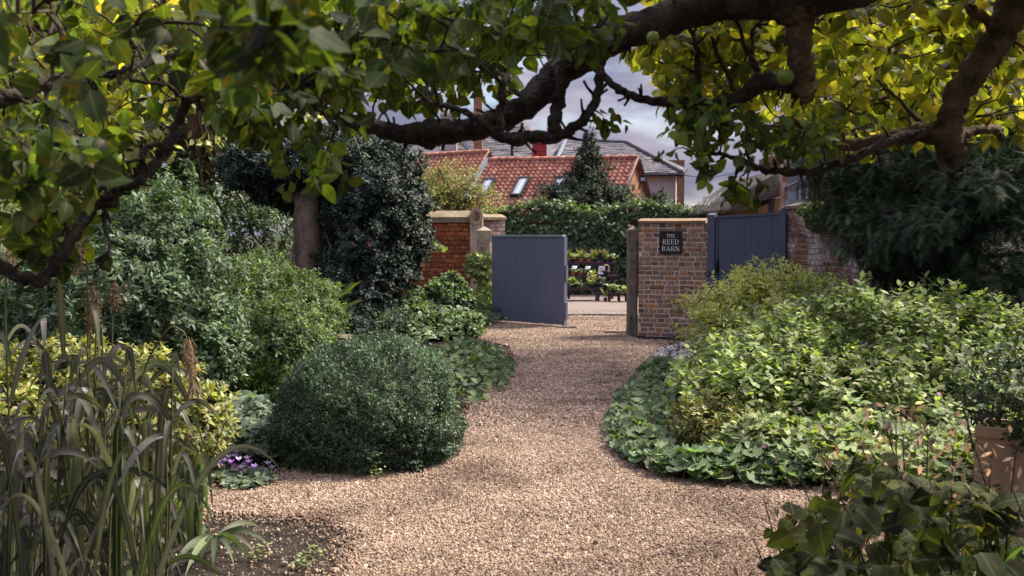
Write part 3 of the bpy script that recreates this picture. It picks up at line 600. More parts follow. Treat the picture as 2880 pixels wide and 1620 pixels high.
# gate posts
def post(px0, px1, Y, ytop, yapex, mat, label, depth=.2):
    a, c_ = P(px0, 900, Y), P(px1, 900, Y); wd = c_[0] - a[0]; cx_ = (a[0] + c_[0]) / 2; z1 = P(px0, ytop, Y)[2]; z2 = P(px0, yapex, Y)[2]
    t = thing('gate_post', label, 'gate post', (cx_, Y + depth / 2, 0)); hx, hy = wd / 2, depth / 2; ch = .035
    ring = np.array([(-hx + ch, -hy), (hx - ch, -hy), (hx, -hy + ch), (hx, hy - ch), (hx - ch, hy), (-hx + ch, hy), (-hx, hy - ch), (-hx, -hy + ch)])
    q = MB(); V = []
    sq = np.array([(-hx, -hy), (hx, -hy), (hx, -hy), (hx, hy), (hx, hy), (-hx, hy), (-hx, hy), (-hx, -hy)])
    for rg, z in ((sq, 0), (sq, .12), (ring, .2), (ring, z1 - .22), (sq, z1 - .14), (sq, z1)):
        V.append(np.c_[rg[:, 0] + cx_, rg[:, 1] + Y + hy, np.full(8, z)])
    f = [(r * 8 + j, r * 8 + (j + 1) % 8, (r + 1) * 8 + (j + 1) % 8, (r + 1) * 8 + j) for r in range(5) for j in range(8)]
    q.add(np.vstack(V), f); q.build('shaft', mat, t)
    q = MB(); cs = [(cx_ + s_ * (hx + .001), Y + hy + u_ * (hy + .001), z1 - .002) for s_, u_ in ((-1, -1), (1, -1), (1, 1), (-1, 1))]; q.add(cs + [(cx_, Y + hy, z2)], [(0, 1, 4), (1, 2, 4), (2, 3, 4), (3, 0, 4), (3, 2, 1, 0)]); q.build('pyramid_cap', mat, t)
    q = MB(); 
    for zz in (z1 - .32, .28): q.tube([[cx_ - hx * .3, Y + .012, zz], [cx_ - hx * .3, Y - .03, zz]], .016, 7)
    q.build('hinge_pins', M_iron, t, kind='stuff'); return t, cx_, wd
YL = 18.55
post(1341, 1383, YL, 648, 636, M_stone, 'pale sandstone gate post with ivy climbing its foot', .27)
post(1765, 1794, 15.86, 646, 634, M_stone_dk, 'dark weathered stone gate post at the end of the buff brick wall', .20)
q = MB(); a = G(1720, 938); q.box([a[0] + .1, a[1], .02], (.42, .16, .05)); o = q.build('threshold_stone', M_stone_dk, base=(a[0], a[1], 0)); tag(o, 'small flat stone at the foot of the dark gate post', 'stone')

# half gate standing open (slate grey)
Hn = np.array([P(1385, 900, 18.35)[0], 18.35, 0]); Fr = np.array([P(1583, 900, 17.35)[0], 17.35, 0]); Lg = np.linalg.norm(Fr - Hn); xg = (Fr - Hn) / Lg; ng_ = np.array([xg[1], -xg[0], 0.]); Rg = np.stack([xg, -ng_, [0, 0, 1.]], axis=-1)
ZT = P(1500, 662, 17.8)[2] - .02
gate = thing('garden_gate', 'slate grey boarded half gate standing open on the gravel', 'gate', (Hn + Fr) / 2)
nb = 9; wb = Lg / nb
for i in range(nb):
    q = MB(); c0 = Hn + xg * (i + .5) * wb; zb = .035 + rng.uniform(0, .008); d_ = rng.uniform(0, .001)
    pr = [c0 - xg * wb * .5, c0 - xg * wb * .5 + ng_ * .0175, c0 - xg * (wb * .5 - .0025) + ng_ * .02, c0 + xg * (wb * .5 - .0025) + ng_ * .02, c0 + xg * wb * .5 + ng_ * .0175, c0 + xg * wb * .5, c0 + xg * wb * .5 - ng_ * .015, c0 - xg * wb * .5 - ng_ * .015]
    q.prism([p + ng_ * d_ + np.array([0, 0, zb]) for p in pr], [0, 0, ZT - zb]); q.build('plank', M_gate_grey, gate)
q = MB(); q.box((Hn + Fr) / 2 + [0, 0, ZT + .016] - ng_ * .01, (Lg + .03, .10, .03), Rg); q.build('top_rail', M_cap, gate)
q = MB(); q.box(Fr + xg * .022 - ng_ * .022 + [0, 0, ZT / 2 + .01], (.042, .085, ZT - .03), Rg); q.build('end_stile', M_gate_grey, gate)
for z in (.30, .95):
    q = MB(); q.box(Fr + xg * .055 - ng_ * .03 + [0, 0, z], (.024, .06, .26), Rg); q.build('batten', M_gate_grey, gate)
for z in (.25, ZT - .22):
    q = MB(); q.box((Hn + Fr) / 2 - ng_ * .045 + [0, 0, z], (Lg - .02, .05, .11), Rg); q.build('rail', M_gate_grey, gate)
q = MB(); a = G(1592, 924); q.box([a[0], a[1], .02], (.34, .10, .045)); o = q.build('gate_stop', M_stone_dk, base=(a[0], a[1], 0)); tag(o, 'low mossy stone stop under the free end of the grey gate', 'stone')

# tall blue gate with its frame
Ag = P(1991, 900, 15.42); Ag[2] = 0; Bg = P(2209, 900, 14.7); Bg[2] = 0; xb = nrm(Bg - Ag); nbv = np.array([xb[1], -xb[0], 0.]); Lb = np.linalg.norm(Bg - Ag); Rb = np.stack([xb, -nbv, [0, 0, 1.]], axis=-1)
z0_, z1_ = P(2012, 608, 15.3)[2], P(2195, 598, 14.75)[2]
bgt = thing('blue_gate', 'tall navy blue boarded gate between the two brick walls', 'gate', (Ag + Bg) / 2)
q = MB(); q.box(Ag + xb * .06 + [0, 0, z0_ / 2 + .01], (.12, .12, z0_ + .02), Rb); q.add([Ag + xb * .001 + nbv * .059 + [0, 0, z0_ + .021], Ag + xb * .119 + nbv * .059 + [0, 0, z0_ + .021], Ag + xb * .119 - nbv * .059 + [0, 0, z0_ + .05], Ag + xb * .001 - nbv * .059 + [0, 0, z0_ + .05]], [(0, 1, 2, 3)]); q.build('frame_post', M_gate_blue, bgt)
q = MB(); q.box(Ag + xb * .145 + [0, 0, z0_ / 2], (.04, .06, z0_), Rb); q.build('stile', M_gate_blue, bgt)
zr = P(2205, 583, 14.7)[2]
q = MB(); c0 = Bg - xb * .05; w2 = .05
q.prism([c0 - xb * w2 + nbv * .045, c0 - xb * w2 * 1.0 + nbv * .045 + [0, 0, z1_ + .02], c0 - xb * w2 * .4 + nbv * .045 + [0, 0, zr - .02], c0 + nbv * .045 + [0, 0, zr], c0 + xb * w2 * .5 + nbv * .045 + [0, 0, zr - .02], c0 + xb * w2 + nbv * .045 + [0, 0, z1_ - .02], c0 + xb * w2 + nbv * .045], -nbv * .09)
q.build('hinge_post', M_gate_blue, bgt)
xs0, xs1 = .168, Lb - .102; npk = 9; wk = (xs1 - xs0) / npk
for i in range(npk):
    u = xs0 + (i + .5) * wk; zt_ = z0_ + (z1_ - z0_) * u / Lb - .03
    q = MB(); c0 = Ag + xb * u
    pr = [c0 - xb * wk * .5, c0 - xb * wk * .5 + nbv * .0145, c0 - xb * (wk * .5 - .003) + nbv * .018, c0 + xb * (wk * .5 - .003) + nbv * .018, c0 + xb * wk * .5 + nbv * .0145, c0 + xb * wk * .5, c0 + xb * wk * .5 - nbv * .012, c0 - xb * wk * .5 - nbv * .012]
    q.prism([p + np.array([0, 0, .04]) for p in pr], [0, 0, zt_ - .04]); q.build('plank', M_gate_blue, bgt)
q = MB(); a_, b__ = Ag + xb * xs0 + [0, 0, z0_ - .028], Bg - xb * .102 + [0, 0, z1_ - .03]; dn = np.array([0, 0, -.0])
q.prism([a_ + nbv * .04, b__ + nbv * .04, b__ + nbv * .04 + [0, 0, .035], a_ + nbv * .04 + [0, 0, .035]], -nbv * .08); q.build('top_rail', M_cap if False else M_gate_blue, bgt)
lt = MB(); lz = P(2019, 752, 15.3)[2]; lc = Ag + xb * .165 + nbv * .035
lt.box(lc + [0, 0, lz], (.035, .012, .24), Rb); lt.box(lc + [0, 0, lz] + nbv * .03, (.022, .04, .02), Rb)
pts, rr = smooth_path([lc + nbv * .006 + [0, 0, lz - .07], lc + nbv * .05 + [0, 0, lz - .03], lc + nbv * .05 + [0, 0, lz + .04], lc + nbv * .006 + [0, 0, lz + .08]], [.009] * 4, 4); lt.tube(pts, rr, 6); lt.build('thumb_latch', M_iron, bgt)
lt = MB(); rc = Ag + xb * .015 + nbv * .07 + [0, 0, P(1994, 770, 15.4)[2]]; th = np.linspace(0, 6.2, 14); lt.tube([rc + xb * .035 * math.cos(a) + np.array([0, 0, .04 * math.sin(a)]) for a in th], .006, 5); lt.build('ring_pull', M_iron, bgt)

# old brick wall to the right of the blue gate
A2 = P(2211, 900, 14.72); A2[2] = 0; B2 = P(2640, 900, 11.6); B2[2] = 0
wall2 = thing('brick_wall', 'old whitewash-stained brick wall running right from the blue gate', 'wall', (A2 + B2) / 2)
Mid2 = P(2322, 900, 13.75); Mid2[2] = 0
x2, n2, L2 = bricks(wall2, A2, B2, 0, 2.45, M_brick_old, M_mortar_old, .36, course=.078, nmax=300, zt=(1.98, 2.0), face_min=(2211, 2330, 595, 860))
xU, nU, LU = bricks(wall2, Mid2, B2, 2.0, 2.9, M_brick_old, M_mortar_old, .30, course=.078, nmax=0, zt=(2.85, 2.9))
coping(wall2, A2, x2, n2, 1.0, 1.985, .36, .10, .05, M_stone_dk, .5)
# buttress with pale plaster streaks
# red brick wall at left of the gateway
A3 = P(880, 900, 20.2); A3[2] = 0; B3 = P(1332, 900, 19.4); B3[2] = 0; h3 = P(1250, 626, 19.6)[2]
wall3 = thing('brick_wall', 'bright red brick garden wall with mossy ridged coping beside the holly', 'wall', (A3 + B3) / 2)
x3, n3, L3 = bricks(wall3, A3, B3, 0, h3, M_brick_red, M_mortar_red, .34, course=.088, bl=.235, face_min=(1180, 1340, 590, 800))
coping(wall3, A3, x3, n3, L3, h3, .34, .235, .05, M_coping, .62)
q = MB(); c0 = P(1340, 900, 19.2); q.box([c0[0], c0[1] + .2, 1.02], (.24, .40, 2.04)); q.build('end_pier', surf('lichened_render', [(.26, .19, .165), (.42, .33, .29), (.5, .41, .37)], 5, .9, .6, 40, .006, stain=(6, .56, .66, (.25, .10, .055))), wall3)
q = MB(); th = np.linspace(0, 2 * math.pi, 15)[:-1]; zc = P(1346, 607, 19.1)[2]
q.prism([[c0[0] + .135 * math.cos(a), c0[1] - .03, zc + .165 * math.sin(a)] for a in th][::-1], [0, .3, 0]); q.build('round_finial', M_stone, wall3)
q = MB(); q.prism([[c0[0] + .075 * math.cos(a), c0[1] - .045, zc + .09 * math.sin(a)] for a in th][::-1], [0, .02, 0]); q.build('brick_boss', M_brick_old, wall3)
A4 = P(1362, 900, 20.6); A4[2] = 0; B4 = P(1420, 900, 20.9); B4[2] = 0
wall4 = thing('brick_wall', 'low weathered brick wall stub behind the sandstone gate post', 'wall', (A4 + B4) / 2)
x4, n4, L4 = bricks(wall4, A4, B4, 0, P(1380, 618, 20.7)[2], M_brick_old, M_mortar_old, .3, course=.08)
coping(wall4, A4, x4, n4, L4, P(1380, 618, 20.7)[2], .3, .12, .04, M_coping, .4)

# ------------------------------------------------------------------ roofs and houses
def pant_T(nseg=6):
    V = []; 
    for y in (0., 1.):
        for i in range(nseg + 1):
            t = i / nseg; V.append((t - .5, y, .16 * math.sin(t * 2 * math.pi + .4) + (.10 if y == 0 else 0)))
    n = nseg + 1; f = [(i, i + 1, n + i + 1, n + i) for i in range(nseg)]
    V += [(V[i][0], 0, V[i][2] - .13) for i in range(n)]; f += [(2 * n + i, 2 * n + i + 1, i + 1, i) for i in range(nseg)]
    return np.array(V, float), f, np.zeros((len(V), 2))
def slate_T():
    V = [(-.49, 0, .06), (.49, 0, .06), (.49, 1, 0), (-.49, 1, 0), (-.49, 0, 0), (.49, 0, 0)]
    return np.array(V, float), [(0, 1, 2, 3), (4, 5, 1, 0)], np.zeros((6, 2))
def tiled(parent, poly, up, T, tw, th, mat, nmax=0, lift=.02, name='roof_tile', mass='roof_tiles', slab=None, stagger=False, thk=.10, wr=None):
    """poly: 3D corners of a roof plane; up: point direction up the slope (any 3D vector in the plane)"""
    poly = np.asarray(poly, float); nrm0 = nrm(np.cross(poly[1] - poly[0], poly[2] - poly[0]))
    if nrm0[2] < 0: nrm0 = -nrm0
    y = nrm(np.asarray(up) - nrm0 * np.dot(up, nrm0)); x = np.cross(y, nrm0); R0 = np.stack([x, y, nrm0], axis=-1)
    loc = (poly - poly[0]) @ np.stack([x, y], axis=-1); lo, hi = loc.min(0), loc.max(0)
    sb = MB(); sb.prism(poly - nrm0 * .01, -nrm0 * thk); sb.build('roof', slab or mat, parent)
    nr = int((hi[1] - lo[1]) / th) + 1; ncx = int((hi[0] - lo[0]) / tw) + 1; it = []
    for r in range(nr):
        u = lo[0] + (np.arange(ncx + 1) + .5 + (.5 * (r % 2) if stagger else 0)) * tw; v = np.full(len(u), lo[1] + r * th)
        it.append(np.c_[u, v])
    it = np.vstack(it); ok = in_poly(it[:, 0], it[:, 1] + th * .5, loc); it = it[ok]
    pos = poly[0] + np.outer(it[:, 0], x) + np.outer(it[:, 1], y) + nrm0 * lift
    pos = pos + nrm0 * rng.normal(0, .006, (len(pos), 1))
    Rs = np.repeat((R0 @ np.diag([tw, th * 1.12, (wr or tw)]))[None], len(pos), 0)
    tl = rng.normal(0, .02, len(pos)); Rs = Rs + np.einsum('ni,nj->nij', nrm0[None] * tl[:, None], np.array([[0, 1., 0]]).repeat(len(pos), 0)) * th * .5
    sel = pick_visible(pos, np.ones(len(pos)), nmax, 3) if nmax else np.zeros(len(pos), bool)
    if nmax:
        q = MB(); q.add(T[0], T[1]); me = q.mesh(name, mat, True)
        for i in np.nonzero(sel)[0]: inst(name, me, Rs[i], pos[i], parent)
    q = MB(); m = ~sel; q.many(T, Rs[m], pos[m], rng.uniform(0, 1, m.sum()))
    if m.any(): q.build(mass, mat, parent, T is PT, 'stuff')
PT, ST = pant_T(), slate_T()
def cottage(label, R0, R1, wdt, drop, name='cottage', gable_mat=M_farbrick, nmax=300):
    R0, R1 = np.array(R0), np.array(R1); rd = R1 - R0; rd[2] = 0; rx = nrm(rd); nf = np.array([rx[1], -rx[0], 0.])
    t = thing(name, label, 'house', [(R0[0] + R1[0]) / 2, (R0[1] + R1[1]) / 2, 0])
    E0, E1 = R0 + nf * wdt - [0, 0, drop], R1 + nf * wdt - [0, 0, drop]; K0, K1 = R0 - nf * wdt - [0, 0, drop], R1 - nf * wdt - [0, 0, drop]
    tiled(t, [E0, E1, R1, R0], R0 - E0, PT, .24, .27, M_pantile, nmax)
    tiled(t, [K1, K0, R0, R1], R0 - K0, PT, .24, .30, M_pantile, 0)
    ins = .12
    for (Ra, s_) in ((R0 + rx * ins, 1), (R1 - rx * ins, -1)):
        a, b_ = Ra + nf * (wdt - .15) - [0, 0, drop], Ra - nf * (wdt - .15) - [0, 0, drop]; g0 = a.copy(); g0[2] = 0; g1 = b_.copy(); g1[2] = 0
        q = MB(); q.prism([g0, g1, b_, Ra - [0, 0, .13], a], rx * s_ * .3); q.build('gable_wall', gable_mat, t)
    q = MB(); a, b_ = E0 - nf * .2 + rx * .45, E1 - nf * .2 - rx * .45; a[2] -= .1; b_[2] -= .1; q.prism([[a[0], a[1], 0], [b_[0], b_[1], 0], b_, a], -nf * .25); q.build('front_wall', gable_mat, t)
    n = int(np.linalg.norm(rd) / .4); q = None
    for i in range(n):
        a = R0 + (R1 - R0) * i / n; b_ = R0 + (R1 - R0) * (i + .97) / n; q = MB(); q.tube([a + [0, 0, .03], b_ + [0, 0, .04]], [.13, .125], 8); q.build('ridge_tile', M_pantile, t, True)
    for Ra, Ea in ((R0, E0), (R1, E1)):
        q = MB(); q.tube([Ra + [0, 0, .03], Ea + [0, 0, .05]], .04, 6); q.build('verge', M_stone_dk, t, True)
    q = MB(); q.tube([R1 + [0, 0, .0] + rx * .05, K1 + [0, 0, .0] + rx * .05], .07, 4); q.build('barge_board', M_stone_dk, t)
    return t, rx, nf, R0, R1, E0, E1
cot, rx, nf, R0, R1, E0, E1 = cottage('orange pantiled cottage with rooflights and brick gable behind the ivy wall', P(1377, 452, 46.4), P(1794, 446, 43.6), 3.4, 2.75)
sy = nrm(R0 - E0); sn = nrm(np.cross(rx, sy)); sn = sn if sn[2] > 0 else -sn
def roof_hit(px, py):
    o_ = np.array([0, 0, EYE]); r = ray(px, py); t = np.dot(R0 - o_, sn) / np.dot(r, sn); return o_ + r * t
for (xa, xb_, ya, yb) in ((1352, 1387, 509, 545), (1440, 1489, 505, 553), (1556, 1592, 505, 545)):
    tp, bt = roof_hit((xa + xb_) / 2 + 12, ya), roof_hit((xa + xb_) / 2 - 12, yb); c0 = (tp + bt) / 2 + sn * .09; hh_ = np.linalg.norm(tp - bt); Rr = np.stack([rx, sy, sn], axis=-1); wv = .46
    fr = MB()
    for dx, dy, a, b_ in ((0, hh_ / 2, wv, .09), (0, -hh_ / 2, wv, .09), (wv / 2, 0, .08, hh_ + .085), (-wv / 2, 0, .08, hh_ + .085)): fr.box(c0 + rx * dx + sy * dy + sn * (.002 if a > .1 else 0), (a, b_, .12), Rr)
    fo = fr.build('rooflight_frame', M_dark, cot); gl = MB(); gl.box(c0 - sn * .0, (wv - .07, hh_ - .08, .05), Rr); gl.build('pane', M_glass, fo)
    gl = MB(); gl.box(c0 + sn * .03, (.03, hh_ - .09, .02), Rr); gl.build('blind_bar', M_white, fo)
# floodlight on the gable
fl = thing('floodlight', 'small dark floodlight on a bracket on the cottage gable', 'lamp', P(1806, 504, 43.0)); c0 = P(1806, 504, 43.0)
q = MB(); q.box(c0, (.26, .10, .2)); q.build('housing', M_dark, fl); q = MB(); q.box(c0 + [.02, -.06, 0], (.18, .02, .13)); q.build('lens', M_glass, fl)
q = MB(); q.tube([c0 + [-.05, .05, -.1], c0 + [-.12, .25, -.45]], .03, 6); q.build('bracket', M_dark, fl)
cot2, rx2, nf2, Q0, Q1, F0, F1 = cottage('second orange pantiled roof, higher and left of the rooflights', P(1170, 441, 49.6), P(1374, 428, 48.0), 3.0, 2.5, nmax=220)
q = MB(); a, b_ = R0 - rx * .10 + [0, 0, .1], E0 - rx * .10 + [0, 0, .1]; q.prism([a - rx * .1, a + rx * .1, b_ + rx * .1, b_ - rx * .1], [0, 0, .04]); q.build('lead_flashing', M_lead, cot)
q = MB(); q.tube([Q0 + [-.15, 0, .05], F0 + [-.15, 0, .05]], .12, 5); q.build('white_verge', M_white_render, cot2)

def slate_house(label, planes, walls, base, wallmat=M_render):
    t = thing('slate_house', label, 'house', base)
    for pl, up in planes: tiled(t, pl, up, ST, .42, .30, M_slate, 0, mass='slates', stagger=True, wr=.4)
    for pl, d in walls: q = MB(); q.prism(pl, d); q.build('wall', wallmat, t)
    return t
def g0(p): return [p[0], p[1], 0]
# right: hipped slate roof
a, b_, c_, d_ = P(1592, 395, 60), P(1763, 403, 59), P(1917, 486, 54), P(1548, 488, 54.5); e_ = P(1928, 474, 66); e2 = P(1520, 470, 66)
hB = slate_house('large hipped grey slate roof over pale rendered walls at right of the conifer', [([d_, c_, b_, a], b_ - c_ + a - d_), ([c_, e_, b_], b_ - (c_ + e_) / 2), ([e2, d_, a], a - (d_ + e2) / 2)],
                 [([g0(d_ + [.5, .4, 0]), g0(c_ + [-.25, .4, 0]), c_ + [-.25, .4, -.12], d_ + [.5, .4, -.12]], [0, .3, 0]), ([g0(c_ + [-.3, .75, 0]), g0(e_ + [-.4, -.3, 0]), e_ + [-.4, -.3, -.15], c_ + [-.3, .75, -.15]], [-.3, 0, 0])], g0((a + c_) / 2))
q = MB(); q.tube([d_ + [0, -.05, -.12], c_ + [.05, -.05, -.1]], .09, 6); q.build('gutter', M_dark, hB)
for p0, p1 in ((a, b_), (b_, c_), (a, d_)): q = MB(); q.tube([p0 + [0, -.02, .06], p1 + [0, -.02, .06]], .11, 6); q.build('ridge_capping', M_lead if p1 is d_ else M_slate, hB)
q = MB(); c0 = P(1897, 520, 53.6); q.box([P(1914, 540, 53.9)[0], 54.2, 2.2], (.25, .4, 5.2)); q.build('corner_quoin', M_barnbrick, hB)
q = MB(); c0 = P(1890, 460, 66); q.box([c0[0], c0[1], c0[2] - 1.4], (1.5, .9, 3.2)); q.build('chimney', M_barnbrick, hB)
# left: steep slate roof with hipped right end
a, b_ = P(1340, 322, 63), P(1450, 324, 62); c_, d_ = P(1538, 452, 57), P(1225, 452, 58); e_ = P(1600, 440, 68)
hA = slate_house('steep dark slate roof with brick chimney, behind the second pantiled roof', [([d_, c_, b_, a], b_ - c_ + a - d_), ([c_, e_, b_], b_ - (c_ + e_) / 2)], [([g0(d_ + [.3, .4, 0]), g0(c_ + [-.4, .4, 0]), c_ + [-.4, .4, -.12], d_ + [.3, .4, -.12]], [0, .3, 0])], g0((a + c_) / 2))
def stack(parent, px0, px1, ytop, ybot, Y, mat, pots=0, dep=.8):
    a, b_ = P(px0, ytop, Y), P(px1, ybot, Y); wd = b_[0] - a[0]; cx_ = (a[0] + b_[0]) / 2; h = a[2] - b_[2]
    s = MB(); s.box([cx_, Y + dep / 2, a[2] - h / 2], (wd, dep, h)); s.box([cx_, Y + dep / 2, a[2] - .10], (wd + .12, dep + .12, .12)); s.box([cx_, Y + dep / 2, a[2] - .30], (wd + .06, dep + .06, .08))
    o = s.build('chimney', mat, parent)
    for i in range(pots):
        s = MB(); xx = cx_ - wd / 2 + wd * (i + .5) / pots; s.tube([[xx, Y + dep / 2, a[2]], [xx, Y + dep / 2, a[2] + .12], [xx, Y + dep / 2, a[2] + .16], [xx, Y + dep / 2, a[2] + .42]], [wd / pots * .40, wd / pots * .36, wd / pots * .30, wd / pots * .32], 10); s.build('chimney_pot', M_chpot, o, True)
stack(hA, 1332, 1356, 258, 440, 57.2, M_barnbrick, 0); stack(hA, 1240, 1284, 318, 440, 58, M_render, 2)
q = MB(); q.tube([P(1287, 392, 57.0), P(1330, 430, 57.0)], .13, 6); q.build('lead_valley', M_lead, hA)
wh = thing('white_house', 'white rendered house end above the left end of the pantiled roofs', 'house', g0(P(1190, 430, 54)))
a, b_ = P(1120, 440, 54), P(1252, 440, 54); tp = P(1222, 398, 54); t0 = P(1120, 400, 54)
q = MB(); q.prism([g0(a), g0(b_), b_, tp, t0], [0, 3, 0]); q.build('wall', M_white_render, wh)
q = MB(); q.prism([t0 + [-.2, -.15, 0], tp + [.1, -.15, 0], b_ + [.2, -.15, 0], b_ + [.2, -.15, .14], tp + [.1, -.15, .14], t0 + [-.2, -.15, .14]], [0, 3.4, 0]); q.build('roof', M_slate, wh)
dr = thing('red_dormer', 'dark red boarded dormer between the two slate roofs', 'dormer', P(1517, 445, 55.5)); a, b_ = P(1497, 397, 55.5), P(1537, 446, 55.5); hh_ = a[2] - b_[2]
for i in range(5):
    q = MB(); z = b_[2] + hh_ * (i + .5) / 5; q.box([(a[0] + b_[0]) / 2, 55.5 + .02 * (i % 2), z], (b_[0] - a[0], .5, hh_ / 5 - .02)); q.build('board', M_redclad, dr)
q = MB(); q.box([(a[0] + b_[0]) / 2, 55.7, (a[2] + b_[2]) / 2], (b_[0] - a[0] - .03, .6, hh_ - .02)); q.build('core', M_dark, dr)
q = MB(); q.box([(a[0] + b_[0]) / 2, 55.6, a[2] + .04], (b_[0] - a[0] + .15, .9, .09)); q.build('roof', M_slate, dr)

# the thatched barn at right, seen end on
barn = thing('thatched_barn', 'weathered thatched barn with ochre brick wall behind the blue gate', 'barn', g0(P(2150, 590, 23)))
Y0 = 22.0
pl = [(2058, 580), (2100, 538), (2140, 508), (2178, 486), (2216, 468), (2216, 540), (2190, 552), (2165, 558), (2135, 570), (2108, 586), (2090, 592), (2070, 590)]
pf = np.array([P(x, y, Y0) for x, y in pl]); q = MB(); n_ = len(pl)
V = []; seg = 9
for j in range(seg + 1):
    s_ = j / seg; V.append(pf + np.array([.25, 0, .0]) * s_ * 2 + np.array([0, s_ * 6, 0]) + rng.normal(0, .018, pf.shape))
f = [(j * n_ + i, j * n_ + (i + 1) % n_, (j + 1) * n_ + (i + 1) % n_, (j + 1) * n_ + i) for j in range(seg) for i in range(n_)] + [tuple(range(n_))[::-1]]
q.add(np.vstack(V), f); q.build('thatch_roof', M_thatch, barn, True)
sb = MB(); cnt = 900; u = rng.uniform(0, 1, cnt); ii = (u * 4.6).astype(int).clip(0, 4); fr_ = rng.uniform(0, 1, cnt)
p0 = pf[ii] * (1 - fr_[:, None]) + pf[(ii + 1) % n_] * fr_[:, None] + np.c_[np.zeros(cnt), rng.uniform(-.03, 5, cnt), np.full(cnt, .01)]
sb.many(leaf_T(1, .09, 2, 0, .1), basis(np.tile([-.75, -.1, -.62], (cnt, 1)) + rng.normal(0, .12, (cnt, 3)), np.tile([-.5, -.2, .8], (cnt, 1))) * .28, p0, rng.uniform(0, 1, cnt)); sb.build('loose_straw', M_thatch, barn, False, 'stuff')
a, b_ = P(2112, 600, 22.5), P(2214, 600, 22.5); bx0, bx1 = a[0], b_[0]; q = MB()
q.prism([[bx0 + .12, 22.45, 0], [bx1, 22.45, 0], [bx1, 22.45, P(2200, 545, 22.45)[2]], [bx0 + .12, 22.45, P(2112, 586, 22.45)[2]]], [.3, 5, 0]); q.build('wall', M_barnbrick, barn)
q = MB(); c0 = P(2170, 585, 22.43); q.box([c0[0], 22.42, c0[2]], (.11, .06, .30)); q.build('window_slit', M_dark, barn)
q = MB(); a = P(2122, 560, 22.4); q.box([a[0], 22.35, a[2] - .3], (.12, .12, .9)); q.build('eaves_post', M_darkbark, barn)
# roof line behind
q = MB(); q.prism([P(2118, 530, 27), P(2143, 489, 27), P(2172, 490, 27), P(2172, 530, 27)], [0, 4, 0]); q.build('rear_roof', surf('brown_tile', [(.17, .12, .085), (.26, .19, .14)], 4, .9, .4), barn)
q = MB(); q.tube([P(2141, 488, 27) + [0, -.05, .03], P(2172, 489, 27) + [0, -.05, .03]], .05, 5); q.build('rear_ridge', M_white_render, barn)
# house beyond with chimney and clad dormer
hs = thing('brick_house', 'brick house with row of chimney pots and blue grey window under the yew', 'house', g0(P(2260, 580, 20)))
stack(hs, 2158, 2210, 440, 500, 24.5, M_barnbrick, 4, .5)
q = MB(); a, b_ = P(2204, 400, 20.2), P(2216, 600, 20.2); q.box([(a[0] + b_[0]) / 2, 20.3, (a[2] + 0) / 2], (b_[0] - a[0], .25, a[2])); q.build('corner_pier', M_brick_old, hs)
q = MB(); a, b_ = P(2216, 395, 20.35), P(2420, 600, 20.35); q.box([(a[0] + b_[0]) / 2, 20.5, a[2] / 2], (b_[0] - a[0], .2, a[2])); q.build('wall', M_bluegrey, hs)
q = MB(); a, b_ = P(2274, 480, 20.1), P(2320, 600, 20.1); q.box([(a[0] + b_[0]) / 2, 20.15, a[2] / 2], (b_[0] - a[0], .14, a[2])); q.build('timber_panel', M_darkbark, hs)
for k in range(3): q = MB(); a = P(2284 + k * 14, 528, 20.0); q.box([a[0], 20.02, a[2]], (.03, .05, .42)); q.build('timber_slat', M_barnbrick, hs)
q = MB(); a, b_ = P(2218, 560, 20.0), P(2272, 500, 20.0); q.prism([P(2218, 522, 19.9), P(2274, 495, 19.9), P(2274, 500, 19.9), P(2218, 528, 19.9)], [0, .4, 0]); q.build('lean_roof', M_slate, hs)
wf = MB(); 
for x0, x1_, y0, y1_ in ((2219, 2226, 527, 562), (2245, 2251, 515, 562), (2266, 2272, 504, 562)): a, b_ = P(x0, y0, 20.05), P(x1_, y1_, 20.05); wf.box([(a[0] + b_[0]) / 2, 20.05, (a[2] + b_[2]) / 2], (b_[0] - a[0], .08, a[2] - b_[2]))
wo = wf.build('window', M_bluegrey, hs); a, b_ = P(2226, 524, 20.08), P(2245, 562, 20.08); q = MB(); q.box([(a[0] + b_[0]) / 2, 20.12, (a[2] + b_[2]) / 2], (b_[0] - a[0], .04, a[2] - b_[2])); q.build('pane', M_glass, wo)
a, b_ = P(2216, 562, 19.9), P(2278, 577, 19.9); q = MB(); q.box([(a[0] + b_[0]) / 2, 20.0, (a[2] + b_[2]) / 2], (b_[0] - a[0], .25, a[2] - b_[2])); q.build('sill', M_lead, wo)
# overhead wire in the sky
q = MB(); q.tube([P(1700, 478, 70), P(1800, 476, 65), P(1990, 502, 58), P(2100, 480, 50)], .022, 4); o = q.build('overhead_wire', M_dark, base=P(1900, 490, 60)); tag(o, 'thin overhead wire crossing the sky right of the slate roof', 'wire')

# ------------------------------------------------------------------ ivy clad wall and what stands before it
ivw = thing('ivy_wall', 'far brick wall wholly cloaked in dark ivy behind the plant shelves', 'wall', (2.5, 27, 0))
iz = P(1600, 600, 27)[2]
q = MB(); q.box([3.0, 27.35, iz / 2], (9.0, .3, iz)); q.build('wall_core', M_mortar_red, ivw)
n_ = 12000; X = rng.uniform(-1.1, 7.2, n_); Z = rng.uniform(0, iz + .14, n_) ** 1.0; Z += .12 * np.sin(X * 2.2) * (Z > iz - .3)
Yv = 27.05 - np.abs(rng.normal(0, .10, n_)) - .10 * np.sin(X * 3.1 + Z * 2) 
d_ = np.c_[rng.normal(0, .6, n_), rng.normal(-.3, .3, n_), -np.abs(rng.normal(.8, .3, n_))]; nn = np.c_[rng.normal(0, .35, n_), np.full(n_, -1.), rng.uniform(.1, 1.1, n_)]
s_ = rng.uniform(.05, .105, n_); IV = ivy_T()
